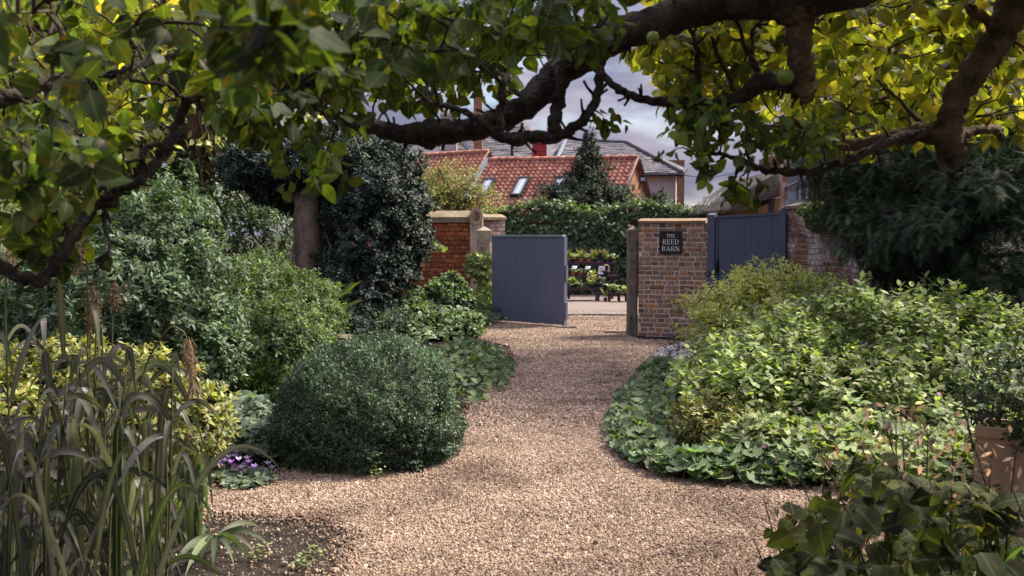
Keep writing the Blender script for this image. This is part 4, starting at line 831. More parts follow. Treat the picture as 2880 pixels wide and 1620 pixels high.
leaves(ivw, np.c_[X, Yv, Z], basis(d_, nn) * s_[:, None, None], s_, [IV], LM['ivy'], 0, mass='ivy')
n_ = 1600; X = rng.uniform(-.9, 7.1, n_); Z = iz + .10 + rng.exponential(.07, n_) + .10 * np.sin(X * 2.2)
d_ = rng.normal(0, .6, (n_, 3)) + [0, -.4, .3]; s_ = rng.uniform(.06, .10, n_)
leaves(ivw, np.c_[X, 27.1 - rng.uniform(0, .45, n_), Z], basis(d_, rng.normal(0, .5, (n_, 3)) + [0, -.4, 1]) * s_[:, None, None], s_, [IV], LM['ivyground'], 0, mass='ivy_top')
q = MB()
for i in range(26): q.box([5.0 + i * .115, 27.02, P(2000, 583, 27)[2]], (.10, .3, .10 + rng.uniform(0, .02)))
q.build('brick_coping', M_barnbrick, ivw, kind='stuff')

# tiered plum-painted shelves
YS = 24.2
sh = thing('plant_shelves', 'dark plum tiered plant shelves against the ivy wall', 'shelves', (P(1640, 848, YS)[0], YS, 0))
TIERS = [(1560, 1733, 737, .55), (1560, 1735, 774, .28), (1560, 1698, 809, 0.0)]
tier = []
for xa, xb_, y, off in TIERS:
    Yt = YS + off; a, b_ = P(xa, y, Yt), P(xb_, y, Yt); q = MB(); q.box([(a[0] + b_[0]) / 2, Yt, a[2] - .025], (b_[0] - a[0], .26, .055)); q.build('shelf', M_purple, sh); tier.append((Yt, a[2] + .003))
for px in (1578, 1680):
    q = MB(); a = P(px, 813, YS); q.prism([[a[0] - .03, YS - .10, tier[2][1] - .05], [a[0] + .07, YS - .10, tier[2][1] - .05], [a[0] + .03, YS - .18, 0], [a[0] - .07, YS - .18, 0]], [0, .07, 0]); q.build('leg', M_purple, sh)
for px in (1600, 1722):
    a = P(px, 800, YS + .7); q = MB(); q.box([a[0], YS + .72, .47], (.06, .06, .93)); q.build('upright', M_purple, sh)
    q = MB(); q.box([a[0] + .05, YS + .42, .55], (.03, .5, .03)); q.build('bracket', M_purple, sh)
def stool(px0, px1, y0, label):
    a, b_ = P(px0, y0, 24.0), P(px1, 849, 24.0); t = thing('stool', label, 'stool', [(a[0] + b_[0]) / 2, 24, 0]); wd = b_[0] - a[0]; zt = a[2]; cx_ = (a[0] + b_[0]) / 2
    q = MB(); q.box([cx_, 24.0, zt - .02], (wd, .24, .04)); q.build('seat', M_purple, t)
    q = MB(); q.box([cx_, 23.9, zt - .065], (wd - .1, .02, .045)); q.build('apron', M_purple, t)
    for sx in (-1, 1):
        for sy_ in (-1, 1): q = MB(); q.box([cx_ + sx * (wd / 2 - .03), 24 + sy_ * .09, (zt - .04) / 2], (.05, .04, zt - .042)); q.build('leg', M_purple, t)
    return cx_, zt
s1 = stool(1710, 1744, 822, 'small plum wooden stool beside the plant shelves'); s2 = stool(1758, 1790, 824, 'small plum stool half hidden by the dark stone gate post')
def potplant(px, Yt, z, r, h, pot, leaf, style, label, hp=.10, k=26, group=None, L=.12):
    c0 = P(px, 800, Yt); cx_ = c0[0]; t = thing('potted_plant', label, 'potted plant', (cx_, Yt, z), group)
    q = MB(); q.tube([[cx_, Yt, z], [cx_, Yt, z + hp * .82], [cx_, Yt, z + hp * .82], [cx_, Yt, z + hp]], [r * .7, r * .93, r * 1.06, r * 1.08], 12); q.build('pot', pot, t, False)
    th = rng.uniform(0, 6.28, k)
    if style == 'spiky': d_ = nrm(np.c_[np.cos(th) * .5, np.sin(th) * .4, rng.uniform(.8, 1.4, k)]); T = leaf_T(1, .10, 4, .1, .12); s_ = rng.uniform(.7, 1.1, k) * h; o0 = np.tile([cx_, Yt, z + hp], (k, 1))
    elif style == 'droop': d_ = nrm(np.c_[np.cos(th), np.sin(th) * .6 - .3, rng.uniform(-.5, .9, k)]); T = leaf_T(1, .07, 5, .1, .7); s_ = rng.uniform(.7, 1.2, k) * h; o0 = np.tile([cx_, Yt, z + hp], (k, 1))
    else:
        d_ = nrm(np.c_[np.cos(th), np.sin(th), rng.uniform(-.2, .8, k)]); T = leaf_T(1, .6, 4, .2, .2); s_ = rng.uniform(.7, 1.1, k) * L
        o0 = np.array([cx_, Yt, z + hp]) + np.c_[rng.normal(0, r * .7, k), rng.normal(0, r * .5, k), rng.uniform(0, h, k)]
    leaves(t, o0, basis(d_, rng.normal(0, .4, (k, 3)) + [0, -.4, 1]) * s_[:, None, None], s_, [T], leaf, 0)
for px, st_, pot, lab in ((1594, 'spiky', M_pot, 'golden spiky plant in a terracotta pot, leftmost on the top shelf'), (1612, 'bushy', M_blackpot, 'low lime green plant in a black pot, second on the top shelf'), (1634, 'spiky', M_pot, 'golden spiky plant in terracotta in the middle of the top shelf'),
                          (1656, 'bushy', M_pot, 'low pale plant in terracotta right of centre on the top shelf'), (1674, 'spiky', M_blackpot, 'silvery green tuft in a black pot on the top shelf'), (1700, 'spiky', M_blackpot, 'tallest golden fan of leaves near the right end of the top shelf'), (1716, 'bushy', M_blackpot, 'flat green plant at the right end of the top shelf')):
    potplant(px, tier[0][0], tier[0][1], .06, .28 if st_ == 'spiky' else .10, pot, LM['skimmia'] if st_ == 'spiky' else LM['ivypale'], st_, lab, k=34, hp=.08, group='pots on the top shelf')
for px, st_, pot, lf, lab in ((1590, 'bushy', M_blackpot, 'ivyground', 'green bushy plant at the left end of the middle shelf'), (1612, 'bushy', M_pot, 'mid', 'small plant in terracotta under the left price card'), (1632, 'bushy', M_pot, 'ivypale', 'small pale plant in terracotta in the middle of the middle shelf'), (1655, 'bushy', M_blackpot, 'mid', 'low green plant under the right price card')):
    potplant(px, tier[1][0], tier[1][1], .055, .06, pot, LM[lf], st_, lab, k=26, hp=.07, L=.09, group='pots on the middle shelf')
for px, st_, pot, lf, lab, h in ((1592, 'bushy', M_blackpot, 'ivypale', 'broad lime leaved plant on the left of the bottom shelf', .16), (1612, 'bushy', M_blackpot, 'ivypale', 'leafy lime plant, second on the bottom shelf', .14), (1636, 'droop', M_pot, 'mid', 'trailing grassy plant hanging over the bottom shelf', .30), (1665, 'bushy', M_blackpot, 'varieg', 'bronze upright bush in a black pot on the bottom shelf', .30), (1688, 'bushy', M_blackpot, 'greyivy', 'round grey green plant at the right end of the bottom shelf', .16)):
    potplant(px, tier[2][0], tier[2][1], .065, h, pot, LM[lf], st_, lab, k=44, hp=.08, group='pots on the bottom shelf', L=.11)
potplant(1703, 23.95, 0, .05, .30, M_blackpot, LM['skimmia'], 'spiky', 'bare stemmed golden plant in a black pot on the paving left of the stool', k=14)
potplant(1727, 24.0, s1[1], .09, .14, M_blackpot, LM['ivypale'], 'bushy', 'lime green plant standing on the plum stool', k=70, hp=.05, L=.11)
potplant(1762, 23.8, .14, .09, .18, M_blackpot, LM['ivypale'], 'bushy', 'lime green plant beside the dark stone gate post', k=60, hp=.05)
for px, y, w_, h, lab in ((1614, 752, .12, .07, 'small white price card on the left of the middle shelf'), (1652, 753, .12, .07, 'small white price card on the right of the middle shelf'), (1690, 760, .15, .20, 'tall white notice board beside the black bowl on the shelf')):
    a = P(px, y, tier[1][0] - .05); q = MB(); zb = tier[1][1]; 
    q.prism([[a[0] - w_ / 2, a[1], a[2] - h / 2], [a[0] + w_ / 2, a[1], a[2] - h / 2], [a[0] + w_ / 2 + .03, a[1] + .05, a[2] + h / 2], [a[0] - w_ / 2 + .03, a[1] + .05, a[2] + h / 2]], [0, .006, 0])
    t = thing('price_card', lab, 'card', (a[0], a[1], zb)); q.build('card', M_card, t); q = MB(); q.tube([[a[0], a[1] + .03, zb], [a[0], a[1] + .03, a[2]]], .004, 4); q.build('stake', M_dark, t)
    q = MB(); 
    for k in range(2): q.box([a[0], a[1] + .008 + .018 * k, a[2] - h * .12 + h * .28 * k], (w_ * .55, .004, h * .07))
    q.build('print', M_dark, t)
a = P(1704, 765, tier[1][0]); bw = thing('bowl', 'black bowl with a pale wicker ring standing in it on the middle shelf', 'bowl', (a[0], a[1], tier[1][1]))
q = MB(); q.tube([[a[0], a[1], tier[1][1]], [a[0], a[1], tier[1][1] + .03], [a[0], a[1], tier[1][1] + .11]], [.07, .08, .11], 14); q.build('bowl_body', M_blackpot, bw, True)
q = MB(); zc = tier[1][1] + .17; q.tube([[a[0] + .075 * math.cos(t), a[1] - .03, zc + .08 * math.sin(t)] for t in np.linspace(0, 6.28, 20)], .013, 7); q.build('wicker_ring', M_wicker, bw, True)
q = MB(); q.tube([G(1560, 888), G(1620, 886.5), G(1680, 887), G(1766, 888)] + np.array([0, 0, .015]), .016, 6); o = q.build('hose', M_hose, base=G(1660, 888)); tag(o, 'thin black hose lying across the gateway', 'hose')

# ------------------------------------------------------------------ background trees
def tree(name, label, blobs, n, k, slen, L, Ts, mat, trunk=None, tmat=M_bark, nsingle=0, lo=.5, **kw):
    t, O, A = shrub(name, label, 'tree', blobs, n, k, slen, L, Ts, mat, nsingle=nsingle, nst=0, **kw)
    B = np.array(blobs); top = B[:, :3].mean(0); base = np.array([top[0], top[1], 0.])
    if trunk is None: trunk = [(base, .16), ((base + top) / 2, .12), (top, .06)]
    pts, rr = smooth_path([p for p, _ in trunk], [r for _, r in trunk], 5); q = MB(); q.tube(pts, rr, 10, .05); q.build('trunk', tmat, t, True)
    q = MB(); tips = O[rng.permutation(len(O))[:40]]
    for tp in tips:
        s_ = pts[rng.integers(int(len(pts) * lo), len(pts))]; m = (s_ + tp) / 2 + rng.normal(0, .12, 3); p_, r_2 = smooth_path([s_, m, tp], [.035, .02, .008], 3); q.tube(p_, r_2, 5, cap=False)
    q.build('limbs', tmat, t, True, 'stuff'); return t
EL = [leaf_T(1, .5, 4), leaf_T(1, .44, 4, .35, .3), leaf_T(1, .56, 4, .1, .05, wav=.03)]
SM = [leaf_T(1, .6, 2, .2, .1), leaf_T(1, .5, 2, .3, .2)]
M3 = [leaf_T(1, .48, 3), leaf_T(1, .42, 3, .35, .3)]
tree('broadleaf_tree', 'tall pale green tree filling the far left background', [blob(120, 250, 15, 520, 330, 3), blob(520, 120, 17, 420, 300, 3), blob(-50, 560, 14, 260, 200, 2)], 2900, 6, .35, .19, M3, LM['backL'], front=.9, depth=.5)
tree('golden_tree', 'sunlit golden green tree behind the upper right apple boughs', [blob(2560, 60, 13, 520, 300, 3), blob(2150, 10, 15, 230, 170, 2), blob(2850, 260, 12, 220, 180, 2)], 2900, 6, .32, .17, M3, LM['gold'], front=.9, depth=.5)
tree('ivy_clad_tree', 'dark ivy-clad tree with fibrous brown trunk left of the holly', [blob(560, 560, 16, 190, 190, 1.6), blob(660, 700, 15.5, 200, 120, 1.4), blob(440, 460, 16.5, 120, 110, 1.2)], 2900, 6, .25, .115, M3, LM['viburnum'], trunk=[(np.array([-5.2, 15.2, 0]), .35), (P(545, 560, 15), .3), (P(540, 420, 15), .27), (P(545, 200, 15), .2)], tmat=M_darkbark)
tree('climbing_shrub', 'airy yellow green climber over the red brick wall coping', [blob(1250, 525, 21.5, 85, 52, .5), blob(1330, 560, 21.8, 70, 35, .4), blob(1190, 560, 21, 50, 40, .4)], 1500, 5, .22, .065, SM, LM['skimmia'], lump=.3, depth=.8)
cn = [blob(1657, 398, 30, 13, 30, .16), blob(1655, 450, 30, 30, 40, .34), blob(1655, 510, 30, 62, 48, .7), blob(1610, 560, 29.6, 90, 40, .9), blob(1720, 560, 29.8, 70, 35, .7)]
tree('conifer', 'dark pointed conifer rising before the pantiled roof', cn, 4400, 6, .11, .086, SM, LM['conifer'], lump=.3, depth=.5, axup=.9)
tree('small_conifer', 'little dark conifer beside the slate house wall', [blob(1850, 575, 31, 18, 32, .2)], 420, 6, .08, .07, SM, LM['conifer'], lump=.3)
# holly with bare trunks
hb = [blob(760, 470, 13.8, 110, 75, 1.1), blob(930, 470, 13.8, 190, 90, 1.2), blob(1060, 540, 13.4, 130, 120, 1.0), blob(1050, 690, 13.2, 130, 140, .9), blob(1130, 660, 13.2, 65, 110, .5), blob(1000, 790, 13.0, 130, 90, .8), blob(880, 540, 14, 140, 50, .9)]
hol = tree('holly_tree', 'big blue-green holly with smooth bare trunks in the left border', hb, 12500, 6, .10, .068, SM, LM['holly'], trunk=[(np.array([-2.55, 12.9, 0]), .24), (P(872, 720, 12.8), .18), (P(862, 600, 12.9), .165), (P(880, 500, 13.4), .12)], tmat=M_trunk, lo=.85, lump=.16, depth=.3)
for pts_, r_ in ((((-2.35, 13.0, 0), P(918, 720, 12.95), P(925, 600, 13.0), P(980, 480, 13.4)), .115), (((-2.9, 12.95, 0), P(838, 720, 12.9), P(850, 600, 12.95), P(800, 480, 13.4)), .085)):
    p_, rr = smooth_path([np.array(p) for p in pts_], [r_ * 1.3, r_, r_ * .9, r_ * .5], 6); q = MB(); q.tube(p_, rr, 12, .03); q.build('trunk', M_trunk, hol, True)
# yew at right
yb = [blob(2450, 470, 11.6, 150, 65, 1.0), blob(2390, 535, 11.8, 90, 60, .6), blob(2470, 620, 11.6, 90, 70, .6), blob(2620, 540, 11.2, 230, 150, 1.6), blob(2790, 480, 11, 170, 130, 1.4), blob(2760, 720, 10.8, 200, 190, 1.6), blob(2560, 640, 11.0, 170, 110, 1.2), blob(2840, 900, 10.4, 110, 150, 1.2), blob(2650, 740, 11, 100, 100, .9)]
yew = tree('yew_tree', 'great dark yew overhanging the old brick wall at right', yb, 9500, 3, .14, .165, [yew_T(1, 6)], LM['yew'], trunk=[(np.array([4.55, 10.7, 0]), .3), (P(2690, 860, 10.6), .24), (P(2700, 700, 10.8), .2), (P(2740, 500, 11), .1)], tmat=M_darkbark, spread=.7, axup=-.05, droop=.15, lump=.24, depth=.35, up=1.6)
# ------------------------------------------------------------------ shrubs, left side
shrub('viburnum', 'large glossy viburnum bush, tallest in the left border', 'shrub', [blob(430, 740, 9.2, 170, 200, .9), blob(300, 850, 8.6, 250, 200, .9), blob(520, 900, 8.8, 150, 190, .8), blob(600, 1000, 8.6, 80, 110, .5), blob(180, 960, 8.4, 200, 130, .7)], 4600, 7, .10, .065, M3, LM['viburnum'], nsingle=300, up=.5)
shrub('pale_shrub', 'pale green shrub at the far left edge behind the reeds', 'shrub', [blob(90, 700, 9.6, 190, 130, .8), blob(60, 850, 9.2, 170, 150, .8)], 1500, 7, .10, .068, M3, LM['vibpale'], nsingle=200)
shrub('laurel_shrub', 'rounded mid green shrub between the viburnum and the holly trunk', 'shrub', [blob(700, 850, 10.2, 140, 115, .9), blob(845, 880, 10.4, 100, 100, .8), blob(660, 960, 9.6, 120, 140, .7), blob(800, 980, 9.4, 110, 120, .6)], 3900, 7, .09, .053, M3, LM['mid'], nsingle=300)
shrub('skimmia', 'yellow green skimmia mound behind the reeds', 'shrub', [blob(120, 1130, 6.8, 230, 150, .7), blob(380, 1160, 6.7, 190, 150, .7), blob(540, 1200, 6.7, 100, 110, .45), blob(-60, 1200, 6.2, 150, 160, .6)], 1500, 8, .07, .064, M3, LM['skimmia'], nsingle=300, spread=.8)
shrub('box_ball', 'clipped dark green box ball at the path edge', 'shrub', [blob(1036, 1145, 7.15, 243, 192, .62), blob(1030, 1215, 7.12, 262, 150, .63)], 15500, 6, .045, .0215, SM, LM['box'], lump=.06, depth=.22, stem=.008, front=.85)
bxo = bpy.data.objects['box_ball']; O, A = blob_shoots([blob(1036, 1145, 7.15, 250, 198, .64)], 110, .03, .15, .02, front=.9); O = O[A[:, 2] > -.1]; A = A[A[:, 2] > -.1]
pos, R, s_ = shoots_to_leaves(O, nrm(A + [0, 0, .7]), 9, np.repeat(rng.uniform(.04, .10, len(O)), 9), .02, .8, .5, .2); leaves(bxo, pos, R, s_, SM, LM['mid'], 0, mass='new_growth')
# ferns by the holly trunk
fr = thing('fern', 'yellow tinged fern fronds at the foot of the holly trunk', 'fern', G(930, 960) * [1, 1, 0])
FT = yew_T(1, 14); FT = (FT[0] * [1.1, 1, 1], FT[1], FT[2])
nf_ = 46; o0 = np.array([P(rng.uniform(830, 960), rng.uniform(835, 885), 10.9) for _ in range(nf_)]); th = rng.uniform(0, 6.28, nf_)
d_ = np.c_[np.cos(th), np.sin(th) * .6 - .2, rng.uniform(.3, 1.1, nf_)]; s_ = rng.uniform(.18, .34, nf_); leaves(fr, o0, basis(d_, np.tile([0, -.3, 1], (nf_, 1))) * s_[:, None, None], s_, [FT], LM['fern'], nf_, piece='frond')
stems_mesh(fr, ORG[fr.name], o0[:14], .008, M_greenstem)
stp = thing('stone_step', 'pair of worn stone steps half hidden between shrubs', 'steps', G(930, 955) * [1, 1, 0])
for k, (px, py) in enumerate(((925, 945),)): a = P(px, py, 10.6 + k * .35); q = MB(); q.box([a[0], a[1], a[2] / 2], (.42, .38, max(a[2], .1))); q.build('step', M_stone_dk, stp)

def groundcover(name, label, cat, poly, n, h, L, Ts, mat, nsingle=0, tilt=.5, hvar=.6, stems=True, mass='foliage', dome=0., base_z=0.):
    g = np.array([G(x, y)[:2] for x, y in poly]); q = poly_pts(g, n); c0 = g.mean(0); t = thing(name, label, cat, (c0[0], c0[1], 0))
    # height falls toward the rim of the patch
    dmin = np.full(n, 9.)
    for i in range(len(g)):
        a, b_ = g[i], g[(i + 1) % len(g)]; ab = b_ - a; u = np.clip(((q - a) @ ab) / (ab @ ab), 0, 1); dmin = np.minimum(dmin, np.linalg.norm(q - (a + u[:, None] * ab), axis=1))
    hh = h * np.clip(.35 + dmin / (h * 1.6 + .02), .3, 1) * (1 + .25 * np.sin(q[:, 0] * 7) * np.cos(q[:, 1] * 6)); lv = rng.uniform(0, 1, n) ** .5
    pos = np.c_[q, .01 + hh * (1 - hvar * (1 - lv))]
    th = rng.uniform(0, 6.28, n); edge_n = np.clip(1 - dmin / (h + .05), 0, 1)
    d_ = np.c_[np.cos(th), np.sin(th), rng.uniform(-.5, .25, n)]; d_[:, 1] -= .35
    nn = np.c_[rng.normal(0, tilt, n), rng.normal(-.25, tilt, n) - .5 * edge_n, np.ones(n)]
    s_ = L * rng.uniform(.55, 1.2, n); leaves(t, pos, basis(d_, nn) * s_[:, None, None], s_, Ts, mat, nsingle, mass=mass)
    if stems:
        b = MB()
        for i in rng.permutation(n)[:min(n, 160)]: b.tube([[pos[i, 0] + rng.normal(0, .02), pos[i, 1] + rng.normal(0, .02), 0], pos[i] - [0, 0, .004]], .0025, 3, cap=False)
        b.build('stalks', M_greenstem, t, kind='stuff')
    return t, pos
AL = [lobed_T(1, 9, .16, .18), lobed_T(1, 8, .2, .3), lobed_T(1, 9, .14, .05)]
groundcover('bergenia', 'broad glossy leaved patch right behind the box ball', 'ground cover', [(1230, 1000), (1330, 985), (1420, 1010), (1445, 1040), (1425, 1090), (1350, 1145), (1300, 1165), (1200, 1150), (1150, 1050)], 900, .26, .10, [leaf_T(1, .85, 4, .2, .2, .8), leaf_T(1, .8, 4, .1, .3, .8, wav=.04)], LM['mid'], 260)
groundcover('ivy_patch', 'bright ground ivy spilling onto the gravel by the grey gate', 'ground cover', [(1060, 985), (1200, 985), (1300, 960), (1400, 915), (1440, 905), (1380, 895), (1280, 895), (1150, 900), (1040, 920)], 3000, .38, .075, [IV, EL[0]], LM['ivyground'], 280)
shrub('ivy_mound', 'bright mounded ivy before the red brick wall', 'shrub', [blob(1140, 905, 15.2, 95, 42, .8), blob(1060, 920, 14.5, 90, 38, .8), blob(1260, 915, 15.8, 90, 26, .7)], 1700, 6, .08, .07, [IV, EL[0]], LM['ivyground'], nsingle=250)
shrub('dark_undergrowth', 'dark low undergrowth beneath the holly', 'shrub', [blob(930, 910, 12.2, 120, 50, .8), blob(1040, 900, 12.6, 90, 45, .7)], 1300, 6, .09, .045, SM, LM['holly'])
shrub('variegated_ivy', 'variegated ivy heaped against the sandstone gate post', 'ivy', [blob(1255, 840, 17.6, 55, 60, .5), blob(1305, 865, 17.5, 30, 50, .3), blob(1190, 865, 17.4, 50, 45, .5)], 1700, 5, .07, .06, [IV], LM['ivyground'], nsingle=200)
# pale climbing ivy on the post
ci = thing('climbing_ivy', 'lime green ivy climbing the sandstone gate post', 'ivy', (-.5, 18.4, 0)); n_ = 260
pp = np.array([P(rng.normal(1362 + 12 * math.sin(v * 9), 15), v, 18.45) for v in rng.uniform(0, 1, n_) ** 1.0 for v in [705 + 180 * v]]); pp2 = np.array([P(rng.normal(1335, 12), rng.uniform(715, 770), 18.4) for _ in range(90)]); pp3 = np.array([P(1205 + 45 * v + rng.normal(0, 3), 680 + 20 * v + rng.normal(0, 3), 18.3) for v in rng.uniform(0, 1, 12)])
pp = np.vstack([pp, pp2, pp3]); n_ = len(pp); s_ = rng.uniform(.06, .12, n_); d_ = rng.normal(0, .5, (n_, 3)) + [0, -.2, -.8]
leaves(ci, pp, basis(d_, rng.normal(0, .35, (n_, 3)) + [.1, -1, .4]) * s_[:, None, None], s_, [IV], LM['ivypale'], 200)
q = MB()
for k in range(5): p_, rr = smooth_path([[-.5 + k * .04, 18.4, 0], P(1352 + 5 * k, 840, 18.45), P(1365 - 6 * k, 770, 18.46), P(1350 + 6 * k, 700, 18.46)], [.01, .009, .007, .003], 4); q.tube(p_, rr, 5)
q.build('vine_stem', M_twig, ci, True)
groundcover('grey_ivy_patch', 'grey green ivy between the skimmia and the box ball', 'ground cover', [(590, 1295), (640, 1305), (790, 1318), (830, 1300), (820, 1190), (700, 1160), (600, 1180)], 1500, .30, .075, [IV, EL[2]], LM['greyivy'], 280)
groundcover('dark_ground_leaves', 'dark leafy ground cover behind the box ball', 'ground cover', [(620, 1180), (760, 1150), (860, 1110), (1100, 1050), (1240, 1000), (1100, 960), (900, 990), (700, 1080)], 1700, .22, .07, [EL[0], EL[2]], LM['ivy'], 0)
# cyclamen
cyc = thing('cyclamen', 'drift of small violet and white cyclamen at the gravel edge', 'flowers', G(690, 1350) * [1, 1, 0])
pc = poly_pts(np.array([G(x, y)[:2] for x, y in ((600, 1365), (620, 1335), (740, 1335), (780, 1365), (700, 1385), (640, 1385))]), 260); n_ = len(pc); s_ = rng.uniform(.018, .034, n_); th = rng.uniform(0, 6.28, n_)
leaves(cyc, np.c_[pc, rng.uniform(.02, .06, n_)], basis(np.c_[np.cos(th), np.sin(th), rng.uniform(-.3, .2, n_)], rng.normal(0, .4, (n_, 3)) + [0, -.3, 1]) * s_[:, None, None], s_, AL[:1], LM['greyivy'], 0)
PTL = leaf_T(1, .6, 3, .2, -.2)
fm = []
for px, py in [(612, 1288), (620, 1302), (634, 1296), (650, 1300), (672, 1292), (688, 1308), (660, 1312), (636, 1320), (700, 1300), (716, 1312), (754, 1304), (742, 1322), (668, 1324), (690, 1328), (625, 1312), (706, 1318), (728, 1318), (644, 1286), (662, 1284), (604, 1310), (680, 1316), (650, 1330), (710, 1330), (766, 1316), (696, 1290)]:
    c0 = P(px, py + 3, 6.48 + rng.uniform(-.1, .1)); q = MB(); k = 5; th = np.arange(k) * 6.28 / k + rng.uniform(0, 1); d_ = np.c_[np.cos(th) * .6, np.sin(th) * .5, np.full(k, .9)]; s2_ = np.full(k, .034)
    q.many(PTL, basis(d_, np.c_[np.cos(th), np.sin(th), np.full(k, -.5)]) * s2_[:, None, None], np.tile(c0, (k, 1)), np.full(k, rng.uniform())); q.build('flower', LM['violet'], cyc, True)
    fm.append(c0)
q = MB()
for c0 in fm: q.tube([[c0[0], c0[1], 0], c0], .0015, 3, cap=False)
q.build('flower_stalks', M_greenstem, cyc, kind='stuff')

# ------------------------------------------------------------------ right side shrubs
shrub('dogwood', 'broad light green dogwood mass with small cream flower heads', 'shrub', [blob(2130, 1080, 8.6, 170, 150, .9), blob(2330, 1010, 9.4, 230, 165, 1.1), blob(2560, 1030, 8.8, 230, 170, 1.1), blob(2050, 1170, 7.8, 130, 110, .6), blob(2300, 1170, 8.0, 260, 140, .8), blob(2600, 1180, 7.9, 220, 150, .8), blob(2720, 980, 9.2, 110, 110, .7)], 4300, 7, .16, .076, [leaf_T(1, .60, 3, .2, .2, .9), leaf_T(1, .66, 3, .1, .1, .9, wav=.02), leaf_T(1, .56, 4, .3, .3, .9)], LM['dogwood'], nsingle=300, up=1.1, axup=.8, spread=1.0, lump=.3, depth=.45, stem=.006, nst=60)
dgw = bpy.data.objects['dogwood']
n_ = 60; qs = MB(); 
for i in range(n_):       # tall wands above the mass, and cream umbels
    pass
O, A = blob_shoots([blob(2330, 1010, 9.4, 240, 175, 1.1), blob(2560, 1030, 8.8, 240, 180, 1.1), blob(2130, 1080, 8.6, 175, 155, .9), blob(2300, 1170, 8.0, 265, 150, .8)], 260, .1, .3, .05, front=1.0)
O = O[A[:, 2] > .15]
fl_T = leaf_T(1, .9, 2, 0, -.1)
for c0 in O[:80]:
    q = MB(); k = 12; th = rng.uniform(0, 6.28, k); pp = c0 + [0, 0, .03] + np.c_[np.cos(th) * rng.uniform(0, .03, k), np.sin(th) * rng.uniform(0, .03, k), rng.uniform(0, .008, k)]
    q.many(fl_T, basis(np.c_[np.cos(th), np.sin(th), np.full(k, .2)], np.tile([0, 0, 1.], (k, 1)) + rng.normal(0, .2, (k, 3))) * .026, pp, np.full(k, rng.uniform())); q.build('flower_head', LM['cream'], dgw, True)
wnd = []
for px, py, Y in ((2215, 800, 9.6), (2280, 790, 9.8), (2375, 775, 10), (2450, 770, 9.8), (2600, 770, 9.7), (2620, 790, 9.4), (2660, 830, 9.4), (2740, 835, 9), (2790, 880, 8.6), (2830, 905, 8.4), (2520, 815, 9.6), (2340, 830, 9.4), (2680, 880, 9)):
    tp = P(px, py, Y); bp = np.array([tp[0] + rng.normal(0, .15) - .15, tp[1], .4]); wnd.append((bp, tp))
q = MB(); OO = []; AX = []
for bp, tp in wnd:
    p_, rr = smooth_path([bp, (bp + tp) / 2 + rng.normal(0, .03, 3), tp], [.006, .005, .003], 4); q.tube(p_, rr, 4)
    OO.append(tp - (tp - bp) * .42); AX.append(nrm(tp - bp))
q.build('wands', M_greenstem, dgw, kind='stuff')
ln = np.array([np.linalg.norm(t - b_) * .42 for b_, t in wnd]); pos, R, s_ = shoots_to_leaves(np.array(OO), np.array(AX), 11, np.repeat(ln, 11), .085, .9, 1.2, .2); leaves(dgw, pos, R, s_, EL, LM['dogwood'], 0, mass='wand_leaves')
shrub('variegated_shrub', 'yellow-edged variegated shrub before the blue gate', 'shrub', [blob(2090, 880, 10.9, 110, 85, .5), blob(2200, 870, 10.8, 110, 80, .5), blob(2040, 980, 10.4, 75, 90, .4), blob(2150, 960, 10.3, 120, 80, .5)], 1500, 7, .20, .085, [leaf_T(1, .46, 4, .25, .2), leaf_T(1, .4, 4, .3, .3)], LM['varieg'], nsingle=300, lump=.25, depth=.4, axup=.8, cell=20)
vg = bpy.data.objects['variegated_shrub']; q = MB(); OO = []; AX = []; LN = []
for px, py in ((1985, 800), (2010, 830), (2060, 775), (2085, 790), (2140, 785), (2170, 800), (2215, 790), (2250, 775), (2290, 765), (1990, 880), (1975, 930), (2120, 815), (2310, 775), (2030, 810)):
    tp = P(px, py, 10.3 + rng.normal(0, .1)); bp = tp + [rng.normal(.05, .08), rng.normal(0, .05), -.55]; p_, rr = smooth_path([bp, (bp + tp) / 2 + rng.normal(0, .02, 3), tp], [.006, .004, .002], 3); q.tube(p_, rr, 4); OO.append(tp - (tp - bp) * .6); AX.append(nrm(tp - bp)); LN.append(.34)
q.build('wands', M_greenstem, vg, kind='stuff'); pos, R, s_ = shoots_to_leaves(np.array(OO), np.array(AX), 14, np.repeat(LN, 14), .085, .85, .9, .2); leaves(vg, pos, R, s_, [leaf_T(1, .44, 4, .25, .2)], LM['varieg'], 0, mass='wand_leaves')
shrub('bare_shrub', 'brownish thin shrub against the old brick wall', 'shrub', [blob(2560, 790, 11.2, 90, 75, .4)], 260, 4, .16, .045, SM, LM['darkgreen'], lump=.3, depth=.9, nst=50, stem=.006)
ast, O, A = shrub('aster', 'small white-flowered aster at the foot of the sign wall', 'flowers', [blob(1900, 1040, 11.6, 70, 65, .35), blob(1960, 1030, 11.5, 60, 55, .35), blob(1935, 985, 12, 50, 30, .3)], 420, 6, .10, .035, SM, LM['darkgreen'], stem=.004, nst=50)
O2, A2_ = blob_shoots([blob(1895, 1040, 11.5, 75, 68, .36), blob(1960, 1020, 11.4, 62, 55, .36)], 520, .1, .1, .15, front=1.); k = 6; idx = np.repeat(np.arange(len(O2)), k); th = np.tile(np.arange(k) * 6.28 / k, len(O2)); 
leaves(ast, O2[idx], basis(np.c_[np.cos(th), np.sin(th) * .6, np.sin(th) * .8 + .2], np.tile([0, -.8, .6], (len(idx), 1))) * .030, np.full(len(idx), .030), [leaf_T(1, .45, 2, 0, 0)], LM['white'], 0, mass='white_blossom')
